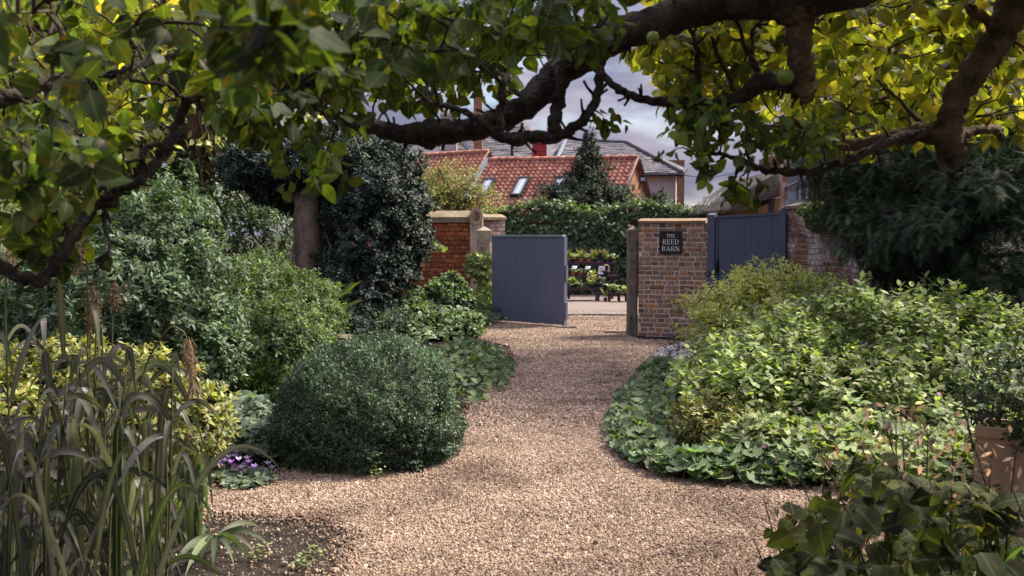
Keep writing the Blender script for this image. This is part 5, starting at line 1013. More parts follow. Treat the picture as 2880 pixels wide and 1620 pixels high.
groundcover('lady_mantle', 'scalloped lady\'s mantle edging curving round the right bed', 'ground cover', [(1850, 1015), (1800, 1065), (1745, 1130), (1712, 1200), (1722, 1265), (1790, 1328), (1900, 1358), (2050, 1372), (2320, 1385), (2400, 1350), (2250, 1320), (2080, 1310), (1960, 1325), (1885, 1290), (1855, 1230), (1870, 1160), (1910, 1090), (1960, 1040)], 2300, .20, .068, AL, LM['alch'], 300, tilt=.42)
# geranium carpet inside the bed, pale
GR = [lobed_T(1, 5, .42, .1), lobed_T(1, 5, .38, .25)]
gm, gp = groundcover('cranesbill', 'pale cut-leaved cranesbill carpet in front of the dogwood', 'ground cover', [(1960, 1330), (2100, 1345), (2400, 1400), (2900, 1480), (2960, 1350), (2700, 1280), (2300, 1265), (2060, 1260), (1980, 1285)], 2600, .30, .06, GR, LM['dogwood'], 280, tilt=.4)
for px, py, Y in ((2250, 1150, 6.9), (2216, 1231, 6.6), (2641, 1108, 7.2), (2722, 1179, 6.6), (2304, 1200, 6.6), (2150, 1255, 6.4), (2540, 1280, 6.2), (2450, 1175, 6.8)):
    c0 = P(px, py, Y); q = MB(); k = 5; th = np.arange(k) * 6.28 / k; q.many(leaf_T(1, .75, 3, .1, .0), basis(np.c_[np.cos(th), np.sin(th) * .5, np.sin(th) * .8], np.tile([0, -.8, .5], (k, 1))) * .017, np.tile(c0, (k, 1)), np.full(k, .3)); q.build('pink_flower', LM['pink'], gm, True)
    q = MB(); q.tube([[c0[0], c0[1] + .02, .1], c0 + [0, .003, 0]], .0015, 3, cap=False); q.build('flower_stalk', M_greenstem, gm)
# yellowing patch in the dogwood front
shrub('yellowing_shrub', 'small yellowing shrub at the left tip of the dogwood', 'shrub', [blob(1990, 1200, 7.4, 85, 75, .35), blob(2060, 1230, 7.2, 80, 60, .3)], 420, 6, .08, .05, EL, LM['skimmia'], nsingle=160)
# dark right-hand shrub over the planter
shrub('dark_potted_shrub', 'dark leafed shrub growing in the terracotta planter', 'shrub', [blob(2850, 1130, 5.6, 110, 90, .4), blob(2900, 1060, 5.8, 90, 80, .4)], 500, 6, .10, .045, EL, LM['darkgreen'], nsingle=150, zmin=.3)
pl_ = thing('planter', 'buff terracotta trough planter at the right edge', 'planter', G(2830, 1400) * [1, 1, 0]); Yp = 5.5; a, b_ = P(2742, 1200, Yp), P(2990, 1235, Yp - .25); zt_ = a[2]; zb_ = 0
q = MB(); f0 = np.array([a[0], Yp, 0]); f1 = np.array([b_[0], Yp - .25, 0]); xp = nrm(f1 - f0); np_ = np.array([xp[1], -xp[0], 0]); lp = np.linalg.norm(f1 - f0); th_ = .022; bk = -np_ * .34; z_, Zt = np.array([0, 0, 0.]), np.array([0, 0, zt_])
for p0, d1, d2 in ((f0, f1 - f0, -np_ * th_), (f0 + bk, f1 - f0, np_ * th_), (f0 - np_ * (th_ + .001), xp * th_, bk + np_ * (2 * th_ + .002)), (f1 - xp * th_ - np_ * (th_ + .001), xp * th_, bk + np_ * (2 * th_ + .002))):
    q.prism([p0, p0 + d1, p0 + d1 + Zt, p0 + Zt], d2)
q.build('trough', M_planter, pl_)
q = MB(); q.prism([f0 + np_ * .012 + Zt - [0, 0, .05], f1 + np_ * .012 + Zt - [0, 0, .05], f1 + np_ * .012 + Zt + [0, 0, .004], f0 + np_ * .012 + Zt + [0, 0, .004]], -np_ * .03); q.build('rim', M_planter, pl_)
q = MB(); q.prism([f0 - np_ * .03 + xp * .03, f1 - np_ * .03 - xp * .03, f1 - np_ * .31 - xp * .03, f0 - np_ * .31 + xp * .03] + Zt * .9, [0, 0, .02]); q.build('compost', M_soil, pl_)

# ------------------------------------------------------------------ foreground right: broad leaves and dry pods
fg = thing('honesty_plant', 'tall weedy plant with big heart leaves and dry papery pods at lower right', 'plant', (1.9, 4.0, 0))
HT = [leaf_T(1, .86, 6, .16, .22, .62, wav=.02, petiole=.3), leaf_T(1, .78, 6, .25, .35, .62, wav=.03, petiole=.3), leaf_T(1, .9, 6, .08, .1, .62, wav=.025, petiole=.3)]
FGP = [(2150, 1640), (2200, 1520), (2230, 1440), (2330, 1360), (2420, 1290), (2620, 1330), (2900, 1400), (2900, 1640)]
pq = poly_pts(FGP, 560); Yq = rng.uniform(3.2, 4.5, 560); pos = np.array([P(x, y, Y) for (x, y), Y in zip(pq, Yq)]); pos = pos[pos[:, 2] > .03]; n_ = len(pos)
th = rng.uniform(0, 6.28, n_); s_ = rng.choice([.045, .065, .09, .12], n_, p=[.35, .35, .2, .1]) * rng.uniform(.8, 1.2, n_)
leaves(fg, pos, basis(np.c_[np.cos(th), np.sin(th) * .7 - .2, rng.uniform(-.8, .3, n_)], rng.normal(0, .4, (n_, 3)) + [0, -.45, 1]) * s_[:, None, None], s_, HT, LM['broad'], 300)
BIG = [(2690, 1500, 3.3, .13, (-.9, -.2, -.35)), (2500, 1560, 3.2, .14, (-.3, -.6, -.6)), (2370, 1470, 3.5, .085, (-.8, -.2, -.6)), (2560, 1400, 3.6, .08, (-.9, 0, -.3)), (2180, 1480, 3.6, .05, (-.7, 0, -.8)), (2260, 1575, 3.4, .075, (-.95, -.1, -.2)), (2420, 1300, 3.9, .07, (.2, -.3, -.8)), (2610, 1390, 3.7, .11, (.3, -.3, -.8)), (2780, 1420, 3.4, .12, (.7, -.3, -.6)), (2240, 1440, 3.7, .06, (-.6, -.1, -.8)), (2330, 1400, 3.7, .07, (-.8, 0, -.4)), (2800, 1560, 3.2, .12, (.5, -.4, -.5)), (2640, 1590, 3.1, .12, (.2, -.6, -.5))]
me_ = []
for T in HT: q = MB(); q.add(T[0], T[1], np.c_[T[2], np.full(len(T[0]), .0)]); me_.append(q.mesh('big_leaf', LM['broad'], True))
for i, (x, y, Y, s0, d0) in enumerate(BIG): inst('big_leaf', me_[i % 3], basis(np.array(d0, float), np.array([.1, -.75, .6])) * s0, P(x, y, Y), fg)
q = MB(); stl = []
for tp in [(2145, 1395, 3.7), (2230, 1300, 3.8), (2300, 1255, 3.9), (2330, 1270, 3.9), (2480, 1160, 3.9), (2520, 1180, 3.8), (2540, 1240, 3.9), (2610, 1230, 3.7), (2740, 1250, 3.5), (2790, 1290, 3.4), (2860, 1240, 3.4), (2680, 1270, 3.7), (2420, 1240, 3.9), (2850, 1380, 3.2), (2120, 1520, 3.6), (2390, 1330, 3.7)]:
    t3 = P(*tp); bp = np.array([1.75 + (t3[0] - 1.75) * .45, t3[1] + .05, 0]); p_, rr = smooth_path([bp, bp * .45 + t3 * .55 + rng.normal(0, .05, 3), t3], [.006, .004, .0018], 6); q.tube(p_, rr, 5); stl.append(p_)
q.build('stems', M_twig, fg, True, 'stuff')
PD = leaf_T(1, .36, 6, .05, .12)
q = MB(); q.add(PD[0], PD[1], np.c_[PD[2], np.zeros(len(PD[0]))]); pm = q.mesh('seed_pod', LM['pod'], True); tw = MB()
spots = []
for p_ in stl:
    for k in range(9): spots.append(p_[rng.integers(len(p_) * 55 // 100, len(p_))] + rng.normal(0, .055, 3))
for _ in range(70): spots.append(P(rng.uniform(2420, 2720), rng.uniform(1130, 1330), rng.uniform(3.5, 4.0)))
for _ in range(12): spots.append(P(rng.uniform(2700, 2870), rng.uniform(1230, 1330), rng.uniform(3.3, 3.6)))
for s0 in spots:
    d0 = np.array([rng.normal(0, .5), rng.normal(0, .3), -1.0 if rng.uniform() < .75 else rng.uniform(-.3, .3)]); inst('seed_pod', pm, basis(d0, rng.normal(0, 1, 3) + [0, -.6, 0]) * rng.uniform(.024, .046), s0, fg)
    near = min((p_[np.argmin(((p_ - s0) ** 2).sum(1))] for p_ in stl), key=lambda c: ((c - s0) ** 2).sum())
    p_, rr = smooth_path([near, (near + s0) / 2 + [0, 0, .02], s0], [.0014, .001, .0008], 3); tw.tube(p_, rr, 3, cap=False)
tw.build('pod_stalks', M_twig, fg, kind='stuff')
groundcover('dark_low_leaves', 'dark low leaves under the honesty in the lower right corner', 'ground cover', [(2150, 1700), (2230, 1560), (2360, 1480), (2500, 1430), (2950, 1430), (2950, 1700)], 900, .24, .06, EL, LM['darkgreen'], 120)
# strap leaves, lower right corner
def blades(parent, specs, mat, name='leaf', seg=12, w=.02, own=True):
    for (bp, tp, sag, w_) in specs:
        bp, tp = np.array(bp, float), np.array(tp, float); t = np.linspace(0, 1, seg + 1)[:, None]; apex = bp + (tp - bp) * .5 + [0, 0, sag]
        c = (1 - t) ** 2 * bp + 2 * (1 - t) * t * apex + t ** 2 * tp; tg = nrm(np.gradient(c, axis=0)); side0 = nrm(np.cross(tg, [0.15, -1, .35])); tw_ = rng.uniform(-1.2, 1.2)
        b2 = np.cross(tg, side0); ang = (t * tw_); side = side0 * np.cos(ang) + b2 * np.sin(ang); wd = w_ * np.sin(np.pi * np.clip(t * .86 + .10, 0, 1)) ** .6 * (1 - t ** 6)
        up_ = np.cross(side, tg); V = np.stack([c - side * wd / 2 + up_ * wd * .12, c, c + side * wd / 2 + up_ * wd * .12], 1).reshape(-1, 3)
        uv = np.stack([np.c_[np.full(seg + 1, -1), t[:, 0], np.zeros(seg + 1)], np.c_[np.zeros(seg + 1), t[:, 0], np.zeros(seg + 1)], np.c_[np.ones(seg + 1), t[:, 0], np.zeros(seg + 1)]], 1).reshape(-1, 3)
        f = [(3 * i + j, 3 * i + j + 1, 3 * i + j + 4, 3 * i + j + 3) for i in range(seg) for j in (0, 1)]
        q = MB(); q.add(V, f, uv); q.build(name, mat, parent, True)
st2 = thing('strap_leaf_clump', 'grassy strap leaves in the lower right corner', 'plant', (2.0, 3.7, 0))
blades(st2, [((P(2760 + rng.normal(0, 40), 1600, 3.4) * [1, 1, 0]), P(2700 + rng.uniform(0, 220), 1480 + rng.uniform(0, 120), 3.2 + rng.uniform(0, .5)), rng.uniform(.2, .45), .018) for _ in range(26)], LM['mid'])

# ------------------------------------------------------------------ reeds, lower left
rd = thing('reed_clump', 'tall arching purple-grey reed clump in the lower left foreground', 'reeds', (-1.9, 4.2, 0))
sp = []; stm = MB(); stems = []
for i in range(30):
    x0 = rng.uniform(-60, 500); Y = rng.uniform(3.6, 4.5); bp = P(x0, 1500, Y); bp[2] = 0
    topy = rng.uniform(900, 1200) if x0 < 380 else rng.uniform(1000, 1250); tp = P(x0 + rng.normal(10, 40), topy, Y + rng.normal(0, .1)); p_, rr = smooth_path([bp, (bp + tp) / 2 + rng.normal(0, .02, 3), tp], [.006, .005, .003], 5); stm.tube(p_, rr, 5)
    stems.append(p_)
    for k in range(8):
        a = p_[rng.integers(2, len(p_))]; th = rng.uniform(0, 6.28); ln = rng.uniform(.28, .62); hz = np.array([math.cos(th), .6 * math.sin(th), 0]) * ln * rng.uniform(.25, .7)
        sp.append((a, a + hz + [0, 0, -rng.uniform(-.12, .55) * ln], rng.uniform(.2, .6) * ln * 1.3, rng.uniform(.014, .030)))
for i in range(52):
    x0 = rng.uniform(-80, 450); Y = rng.uniform(3.5, 4.4); bp = P(x0, 1500, Y); bp[2] = 0; tp = P(x0 + rng.normal(40, 170), rng.uniform(1200, 1620), Y - rng.uniform(0, .4)); sp.append((bp, tp, rng.uniform(.5, 1.15), rng.uniform(.016, .036)))
blades(rd, sp[:350], LM['reed'])
# the named long arching leaves that stand out
def pxb(*pts, w=.03, Y=3.9):  # leaf through three pixel points
    a, b_, c_ = [P(x, y, Y + dy) for x, y, dy in pts]; return (a, c_, 2 * (b_[2] - (a[2] + c_[2]) / 2) / 1.0, w)
sp2 = [pxb((300, 1330, .1), (430, 1020, 0), (590, 1310, -.1), w=.035), pxb((270, 1200, 0), (410, 1060, 0), (500, 1240, 0)), pxb((180, 1010, .1), (170, 860, 0), (165, 760, 0), w=.028), pxb((250, 980, .1), (262, 860, 0), (285, 1060, -.1)), pxb((140, 1120, 0), (220, 1010, 0), (120, 1010, 0)), pxb((30, 1130, 0), (60, 960, 0), (135, 880, 0)), pxb((350, 1180, 0), (480, 1100, 0), (545, 1180, 0)), pxb((420, 1080, 0), (520, 1040, 0), (590, 1160, 0), w=.03), pxb((200, 1280, 0), (300, 1100, 0), (380, 1300, 0)), pxb((60, 1300, -.1), (130, 1180, -.1), (60, 1500, -.1), w=.035)]
for (a, c_, sg, w_) in sp2: blades(rd, [(a, c_, abs(sg) if abs(sg) > .05 else .1, w_)], LM['reed'], name='long_leaf')
stm.build('stalks', M_greenstem, rd, True, 'stuff')
def plume(x0, y0, x1_, y1_, Y, wpx, n, stalk=None, tight=1.0):
    a, b_ = P(x0, y0, Y), P(x1_, y1_, Y); ln = np.linalg.norm(b_ - a); t = rng.uniform(0, .95, n); c = a + np.outer(t, b_ - a); d_ = nrm(b_ - a)
    s_ = rng.uniform(.35, .6, n) * ln * (.5 if tight > 1 else .35); out = rng.normal(0, .28 / tight, (n, 3)); o0 = c + out * wpx / F * Y * .8
    q = MB(); q.many(leaf_T(1, .055, 3, 0, .12), basis(np.tile(d_, (n, 1)) + out * .9, rng.normal(0, 1, (n, 3))) * s_[:, None, None], o0, rng.uniform(0, 1, n))
    m = 520; t = rng.uniform(.05, 1, m); o1 = a + np.outer(t, b_ - a) + rng.normal(0, .30 * wpx / F * Y / 1.2, (m, 3)) * np.sin(np.pi * np.clip(t, .1, .9))[:, None]
    q.many(leaf_T(1, .5, 2, 0, 0), basis(np.tile(d_, (m, 1)) + rng.normal(0, .5, (m, 3)), rng.normal(0, 1, (m, 3))) * .011, o1, rng.uniform(0, 1, m))
    q.build('plume', LM['plume'], rd, True)
    if stalk: p_, rr = smooth_path([P(*s) for s in stalk] + [a], [.004] * len(stalk) + [.002], 6); r = MB(); r.tube(p_, rr, 5); r.build('plume_stalk', M_greenstem, rd, True)
plume(527, 952, 540, 1105, 3.8, 40, 200, [(330, 1400, 3.8), (400, 1060, 3.8), (470, 930, 3.8), (510, 930, 3.8)], 1.6)
plume(270, 790, 250, 930, 3.9, 40, 60, [(262, 1400, 3.9), (268, 1000, 3.9), (272, 800, 3.9)]); plume(322, 790, 322, 870, 4.0, 34, 50, [(315, 1300, 4), (316, 900, 4)]); plume(240, 640, 215, 770, 3.9, 46, 34, [(250, 1300, 3.9), (246, 900, 3.9), (245, 700, 3.9)]); plume(20, 700, 40, 790, 4.0, 40, 40, [(30, 1300, 4), (15, 900, 4)])
# iris / crocosmia clump, and the fallen leaves on the soil
ir = thing('iris_clump', 'upright grey green strap leaves at the right side of the reeds', 'plant', G(545, 1540) * [1, 1, 0])
sp = []
for i in range(34):
    x0 = rng.uniform(430, 570); b0 = G(x0, 1530 + rng.uniform(-20, 30)); tpx = x0 + rng.uniform(-60, 60); tp = P(tpx, rng.uniform(1340, 1500), b0[1] + rng.uniform(-.2, .2)); sp.append((b0 * [1, 1, 0], tp, rng.uniform(.05, .3), rng.uniform(.02, .034)))
for x1_, y1_ in ((500, 1470), (590, 1500), (520, 1490), (600, 1440)): b0 = G(545, 1535); sp.append((b0, P(x1_, y1_, b0[1] - .15), .75, .045))
for i in range(26): b0 = G(rng.uniform(400, 520), 1520); sp.append((b0, P(rng.uniform(380, 640), rng.uniform(1400, 1500), b0[1] - rng.uniform(0, .3)), rng.uniform(.2, .45), .012))
blades(ir, sp, LM['iris'])
fl = thing('fallen_leaf_tuft', 'tuft of pale strap leaves lying fanned on the dark soil', 'plant', G(600, 1560) * [1, 1, 0])
c0 = G(608, 1548); sp = []
for x1_, y1_, w_ in ((760, 1545, .035), (740, 1500, .03), (700, 1590, .03), (720, 1575, .03), (600, 1615, .03), (480, 1620, .035), (520, 1635, .035), (560, 1610, .03), (660, 1610, .028)):
    sp.append((c0 + [0, 0, .06], G(x1_, y1_) + [0, 0, .02], .12, w_))
blades(fl, sp, LM['iris'])
for k, (x, y, lab) in enumerate(((740, 1570, 'tiny lime seedling on the soil nearest the fallen strap leaves'), (840, 1600, 'lime seedling at the bottom edge of the dark soil'), (880, 1570, 'smallest lime seedling on the soil, right of the others'), (1065, 1345, 'lime seedling growing in front of the box ball'))):
    if k == 3: c0 = G(1065, 1352); 
    else: c0 = G(x, y)
    sd_ = thing('seedling', lab, 'seedling', c0 * [1, 1, 0], 'small seedlings on the ground'); n_ = 22; th = rng.uniform(0, 6.28, n_); s_ = rng.uniform(.02, .034, n_)
    pp = c0 + np.c_[rng.normal(0, .035, n_), rng.normal(0, .035, n_), rng.uniform(.015, .09, n_)]; leaves(sd_, pp, basis(np.c_[np.cos(th), np.sin(th), rng.uniform(-.1, .4, n_)], rng.normal(0, .3, (n_, 3)) + [0, -.3, 1]) * s_[:, None, None], s_, [EL[0]], LM['ivypale'], n_)
    q = MB(); 
    for p in pp[:8]: q.tube([c0 * [1, 1, 0], p], .0015, 3, cap=False)
    q.build('stalks', M_greenstem, sd_, kind='stuff')
# dead leaves and litter on the gravel near the beds
ll = MB(); n_ = 420; xy = np.array([G(x, y)[:2] for x, y in np.vstack([np.c_[rng.uniform(560, 1250, 260), rng.normal(1362, 12, 260)], np.c_[rng.uniform(1650, 2300, 160), rng.normal(1372, 16, 160)]])]); th = rng.uniform(0, 6.28, n_)
ll.many(leaf_T(1, .5, 4, .3, .3), basis(np.c_[np.cos(th), np.sin(th), rng.normal(0, .2, n_)], rng.normal(0, .5, (n_, 3)) + [0, 0, 1]) * rng.uniform(.012, .03, n_)[:, None, None], np.c_[xy, np.full(n_, .022)], rng.uniform(0, 1, n_)); o = ll.build('leaf_litter', LM['plume'], smooth=True); tag(o, 'brown leaf litter along the edges of the beds', 'leaves', kind='stuff')

# ------------------------------------------------------------------ apple trees overhead
S_ = 1.118
def limb(t, pts, mat, name='branch', sides=10, rough=.07):
    p3 = np.array([P(x * S_, y * S_, Y) for x, y, Y, r in pts]); rr = np.array([r * S_ / F * Y for x, y, Y, r in pts]); p_, r_ = smooth_path(p3, rr, 6)
    wob = 1 + .045 * np.sin(np.arange(len(r_)) * 1.3 + len(pts)) * rng.uniform(.3, 1, len(r_)); p_ = p_ + rng.normal(0, .0016, p_.shape) * 2
    q = MB(); q.tube(p_, r_ * wob, sides, rough)
    for i in range(3, len(p_) - 2, 3):            # fruiting spurs, knots and pruning stubs
        for _ in range(2):
            d0 = nrm(rng.normal(0, 1, 3)); tg = nrm(p_[i + 1] - p_[i]); d0 = nrm(d0 - tg * np.dot(d0, tg)); rr0 = r_[i]
            if rng.uniform() < .6: ln = rng.uniform(.012, .045); q.tube([p_[i] + d0 * rr0 * .7, p_[i] + d0 * (rr0 + ln * .5) + tg * ln * .2, p_[i] + d0 * (rr0 + ln) + tg * ln * .5], [.006, .004, .0045], 5, .15)
            elif rr0 > .018: q.tube([p_[i] + d0 * rr0 * .35, p_[i] + d0 * rr0 * .9, p_[i] + d0 * rr0 * 1.12], [rr0 * .75, rr0 * .5, rr0 * .22], 7, .12)
    q.build(name, mat, t, True); return p_
def grow(t, limbs, patches, mat, L, Ts, ns, tmat, k=7, twr=.0028, nsing=300):
    nodes = np.vstack([l[::2] for l in limbs]); O = []
    for poly, Y0, Y1, n in patches:
        q = poly_pts(np.array(poly) * S_, n); Yq = rng.uniform(Y0, Y1, n); O.append(np.array([P(x, y, Y) for (x, y), Y in zip(q, Yq)]))
    O = np.vstack(O); d0 = np.array([np.sqrt(((nodes - o) ** 2).sum(1)).min() for o in O]); order = np.argsort(d0); tw = MB(); ax = np.zeros_like(O)
    nd = [nodes]; all_ = nodes; buf = []
    for c, i in enumerate(order):
        if c % 25 == 0 and buf: all_ = np.vstack([all_] + buf); buf = []
        o = O[i]; dd = ((all_ - o) ** 2).sum(1); a = all_[np.argmin(dd)]; ln = math.sqrt(dd.min()); m1 = a + (o - a) * .4 + rng.normal(0, .07 * ln, 3) + [0, 0, .05 * ln]; m2 = a + (o - a) * .75 + rng.normal(0, .05 * ln, 3)
        r0 = twr * (1 + 1.2 * min(ln, 1)); p_, rr = smooth_path([a, m1, m2, o], [r0 * 1.5, r0 * 1.1, r0 * .8, r0 * .5], 2); tw.tube(p_, rr, 4, .1, cap=False); buf.append(p_[3:]); ax[i] = nrm(o - m1)
    tw.build('twigs', tmat, t, True, 'stuff')
    ax = nrm(ax + rng.normal(0, .4, ax.shape) + [0, 0, -.1]); sl_ = rng.uniform(.04, .11, len(O)); pos, R, s_ = shoots_to_leaves(O, ax, k, np.repeat(sl_, k), L, 1.0, .5, .4, .5, start=-.1)
    leaves(t, pos, R, s_, Ts, mat, nsing); return O
AT = [leaf_T(1, .74, 6, .22, .28, .8, petiole=.22), leaf_T(1, .80, 6, .10, .12, .8, wav=.022, petiole=.25), leaf_T(1, .64, 6, .4, .4, .82, petiole=.2), leaf_T(1, .82, 6, .05, -.15, .78, wav=.03, petiole=.25)]
# left tree
aL = thing('apple_tree', 'apple tree whose dark boughs enter from the left edge', 'tree', (-2.55, 3.1, 0), 'old apple trees over the path')
LB = [limb(aL, [(-60, 690, 2.6, 17), (0, 672, 2.6, 17), (60, 700, 2.6, 16), (110, 700, 2.6, 16), (150, 650, 2.6, 15), (200, 570, 2.65, 14), (250, 510, 2.7, 15), (300, 480, 2.7, 13), (350, 455, 2.7, 13), (400, 395, 2.75, 14), (440, 330, 2.8, 15), (470, 262, 2.8, 12), (530, 220, 2.8, 12), (575, 150, 2.8, 16), (650, 85, 2.75, 22), (730, 20, 2.7, 24), (800, -60, 2.7, 26)], M_bark),
      limb(aL, [(-60, 260, 2.3, 22), (0, 252, 2.3, 21), (80, 225, 2.35, 18), (175, 188, 2.4, 13), (270, 190, 2.5, 8), (330, 172, 2.5, 7), (400, 150, 2.6, 8), (500, 122, 2.7, 10), (560, 100, 2.75, 14), (620, 60, 2.75, 22), (690, 10, 2.75, 28), (760, -60, 2.75, 30)], M_bark),
      limb(aL, [(75, 465, 2.7, 6), (130, 510, 2.7, 8), (190, 545, 2.68, 8), (225, 530, 2.7, 8)], M_bark), limb(aL, [(340, 455, 2.7, 9), (290, 440, 2.7, 7), (260, 470, 2.65, 6), (230, 500, 2.65, 7)], M_bark), limb(aL, [(265, 505, 2.7, 7), (268, 580, 2.65, 5), (272, 640, 2.6, 4), (240, 690, 2.6, 3)], M_bark),
      limb(aL, [(125, 20, 2.4, 3), (160, 90, 2.4, 4), (185, 160, 2.4, 5)], M_bark), limb(aL, [(720, 60, 2.8, 8), (738, 170, 2.9, 7), (790, 260, 3.0, 7), (850, 320, 3.1, 6)], M_bark), limb(aL, [(470, 250, 2.8, 6), (420, 215, 2.7, 5), (320, 200, 2.6, 5)], M_bark),
      limb(aL, [(420, 370, 2.76, 9), (370, 370, 2.7, 7), (345, 440, 2.7, 6)], M_bark), limb(aL, [(0, 405, 2.4, 5), (90, 400, 2.4, 6), (190, 372, 2.45, 4)], M_bark)]
tk = MB(); c_ = [np.array([-2.6, 3.1, 0]), np.array([-2.55, 3.05, .9]), np.array([-2.35, 2.9, 1.55]), P(-60, 500, 2.5) + [-.3, 0, 0], np.array([-1.9, 2.7, 2.5])]; p_, rr = smooth_path(c_, [.17, .14, .12, .1, .07], 5); tk.tube(p_, rr, 12, .06); tk.build('trunk', M_bark, aL, True)
for a, b_ in ((p_[12], LB[0][0]), (p_[15], LB[1][0])): q = MB(); pp_, rr = smooth_path([a, (a + b_) / 2, b_], [.05, .03, .018], 4); q.tube(pp_, rr, 8); q.build('branch', M_bark, aL, True)
q = MB(); pp_, rr = smooth_path([p_[-1], np.array([-1.5, 2.7, 2.55]), np.array([-1.05, 2.7, 2.5]), LB[0][-1]], [.07, .06, .045, .03], 5); q.tube(pp_, rr, 8); q.build('branch', M_bark, aL, True)
q = MB(); pp_, rr = smooth_path([p_[-1], np.array([-1.4, 2.8, 2.7]), LB[1][-1]], [.07, .05, .03], 5); q.tube(pp_, rr, 8); q.build('branch', M_bark, aL, True)
grow(aL, LB, [([(-40, -40), (900, -40), (950, 120), (900, 260), (700, 270), (560, 300), (450, 330), (380, 290), (300, 350), (180, 380), (-40, 370)], 2.75, 3.5, 74), ([(-40, -40), (650, -40), (600, 250), (400, 240), (-40, 300)], 1.95, 2.3, 16),
               ([(700, -20), (900, -20), (900, 240), (700, 250)], 2.9, 3.4, 40), ([(-40, 480), (60, 440), (330, 480), (330, 560), (60, 640)], 2.75, 3.1, 12), ([(500, 150), (850, 150), (900, 290), (760, 330), (560, 320)], 2.5, 3.1, 38), ([(700, 330), (860, 330), (850, 450), (760, 440), (700, 400)], 2.9, 3.3, 9), ([(50, 500), (180, 520), (170, 640), (60, 600)], 2.6, 2.8, 14),
               ([(-40, 350), (300, 340), (330, 420), (250, 440), (-40, 500)], 2.0, 2.9, 26), ([(-60, -300), (1000, -300), (1000, -40), (-60, -40)], 2.0, 3.4, 50), ([(620, 0), (760, 0), (760, 120), (560, 130)], 1.5, 1.8, 14)], LM['appleL'], .060, AT, 300, M_twig)
# right tree
aR = thing('apple_tree', 'apple tree whose thick bough arches across the top from the right', 'tree', (2.75, 3.4, 0), 'old apple trees over the path')
RB = [limb(aR, [(2420, -110, 3.0, 48), (2200, -40, 3.0, 46), (2000, -5, 3.0, 52), (1850, 2, 3.05, 42), (1700, 42, 3.1, 42), (1580, 78, 3.1, 42), (1480, 128, 3.15, 44), (1400, 190, 3.2, 38), (1335, 258, 3.2, 32), (1240, 305, 3.25, 30), (1150, 330, 3.25, 28), (1085, 335, 3.25, 36), (1020, 340, 3.25, 24), (940, 322, 3.3, 20), (860, 300, 3.3, 15), (780, 250, 3.3, 10)], M_bark, sides=14),
      limb(aR, [(2005, 10, 3.0, 60), (2010, 60, 3.0, 34), (2012, 130, 3.0, 30), (2018, 200, 3.0, 32), (2024, 243, 3.0, 28)], M_barkR, sides=14),
      limb(aR, [(2010, 215, 3.0, 22), (1960, 205, 3.05, 22), (1915, 205, 3.1, 24), (1860, 245, 3.15, 20), (1790, 264, 3.2, 18), (1720, 258, 3.25, 15), (1610, 250, 3.3, 10), (1560, 225, 3.35, 10), (1510, 185, 3.4, 8), (1465, 155, 3.4, 5)], M_bark, sides=12),
      limb(aR, [(1412, 130, 3.1, 15), (1413, 200, 3.1, 15), (1405, 262, 3.1, 16), (1390, 320, 3.1, 15), (1382, 350, 3.1, 13)], M_bark),
      limb(aR, [(1075, 255, 3.2, 5), (1130, 268, 3.15, 7), (1185, 290, 3.1, 8), (1235, 330, 3.1, 12), (1290, 352, 3.1, 17), (1350, 345, 3.1, 16), (1400, 342, 3.1, 16), (1450, 318, 3.1, 13), (1490, 270, 3.1, 12), (1508, 205, 3.1, 12), (1514, 130, 3.1, 11), (1505, 60, 3.1, 10), (1490, 0, 3.1, 10)], M_bark),
      limb(aR, [(1258, 340, 3.1, 12), (1258, 280, 3.1, 11), (1266, 220, 3.1, 10), (1275, 190, 3.15, 8)], M_bark),
      limb(aR, [(1915, 200, 3.1, 8), (1880, 130, 3.1, 6), (1862, 75, 3.1, 5), (1840, 30, 3.1, 4)], M_bark), limb(aR, [(1755, 262, 3.2, 9), (1757, 180, 3.2, 8), (1750, 110, 3.2, 7), (1735, 60, 3.2, 5)], M_bark), limb(aR, [(1860, 245, 3.15, 7), (1810, 150, 3.2, 5), (1790, 90, 3.2, 4)], M_bark), limb(aR, [(1910, 195, 3.1, 6), (1890, 90, 3.1, 4), (1925, 40, 3.1, 3)], M_bark),
      limb(aR, [(2640, -160, 3.2, 46), (2555, 0, 3.2, 42), (2515, 90, 3.2, 38), (2455, 175, 3.2, 34), (2410, 240, 3.2, 32), (2392, 310, 3.2, 34), (2392, 370, 3.2, 36), (2400, 408, 3.2, 30)], M_barkR, sides=14),
      limb(aR, [(2385, 345, 3.2, 30), (2320, 335, 3.22, 24), (2250, 348, 3.25, 20), (2160, 362, 3.3, 17), (2090, 365, 3.3, 12), (2050, 345, 3.35, 9), (1990, 300, 3.4, 6)], M_barkR, sides=12),
      limb(aR, [(2330, 330, 3.2, 12), (2240, 350, 3.1, 10), (2160, 392, 3.1, 12), (2080, 420, 3.1, 13), (2010, 434, 3.1, 10), (1950, 430, 3.1, 9), (1895, 420, 3.1, 8), (1850, 398, 3.1, 6), (1800, 385, 3.1, 5), (1755, 392, 3.1, 3)], M_bark), limb(aR, [(1900, 422, 3.1, 6), (1882, 385, 3.1, 5), (1885, 350, 3.12, 4), (1940, 320, 3.15, 4)], M_bark),
      limb(aR, [(2400, 360, 3.2, 14), (2440, 335, 3.2, 12), (2505, 325, 3.25, 12), (2520, 350, 3.25, 10)], M_barkR), limb(aR, [(2440, 20, 3.1, 14), (2490, 60, 3.15, 12), (2520, 80, 3.2, 10)], M_barkR), limb(aR, [(2390, 330, 3.2, 7), (2320, 310, 3.3, 6), (2260, 250, 3.3, 4), (2200, 200, 3.3, 3)], M_twig)]
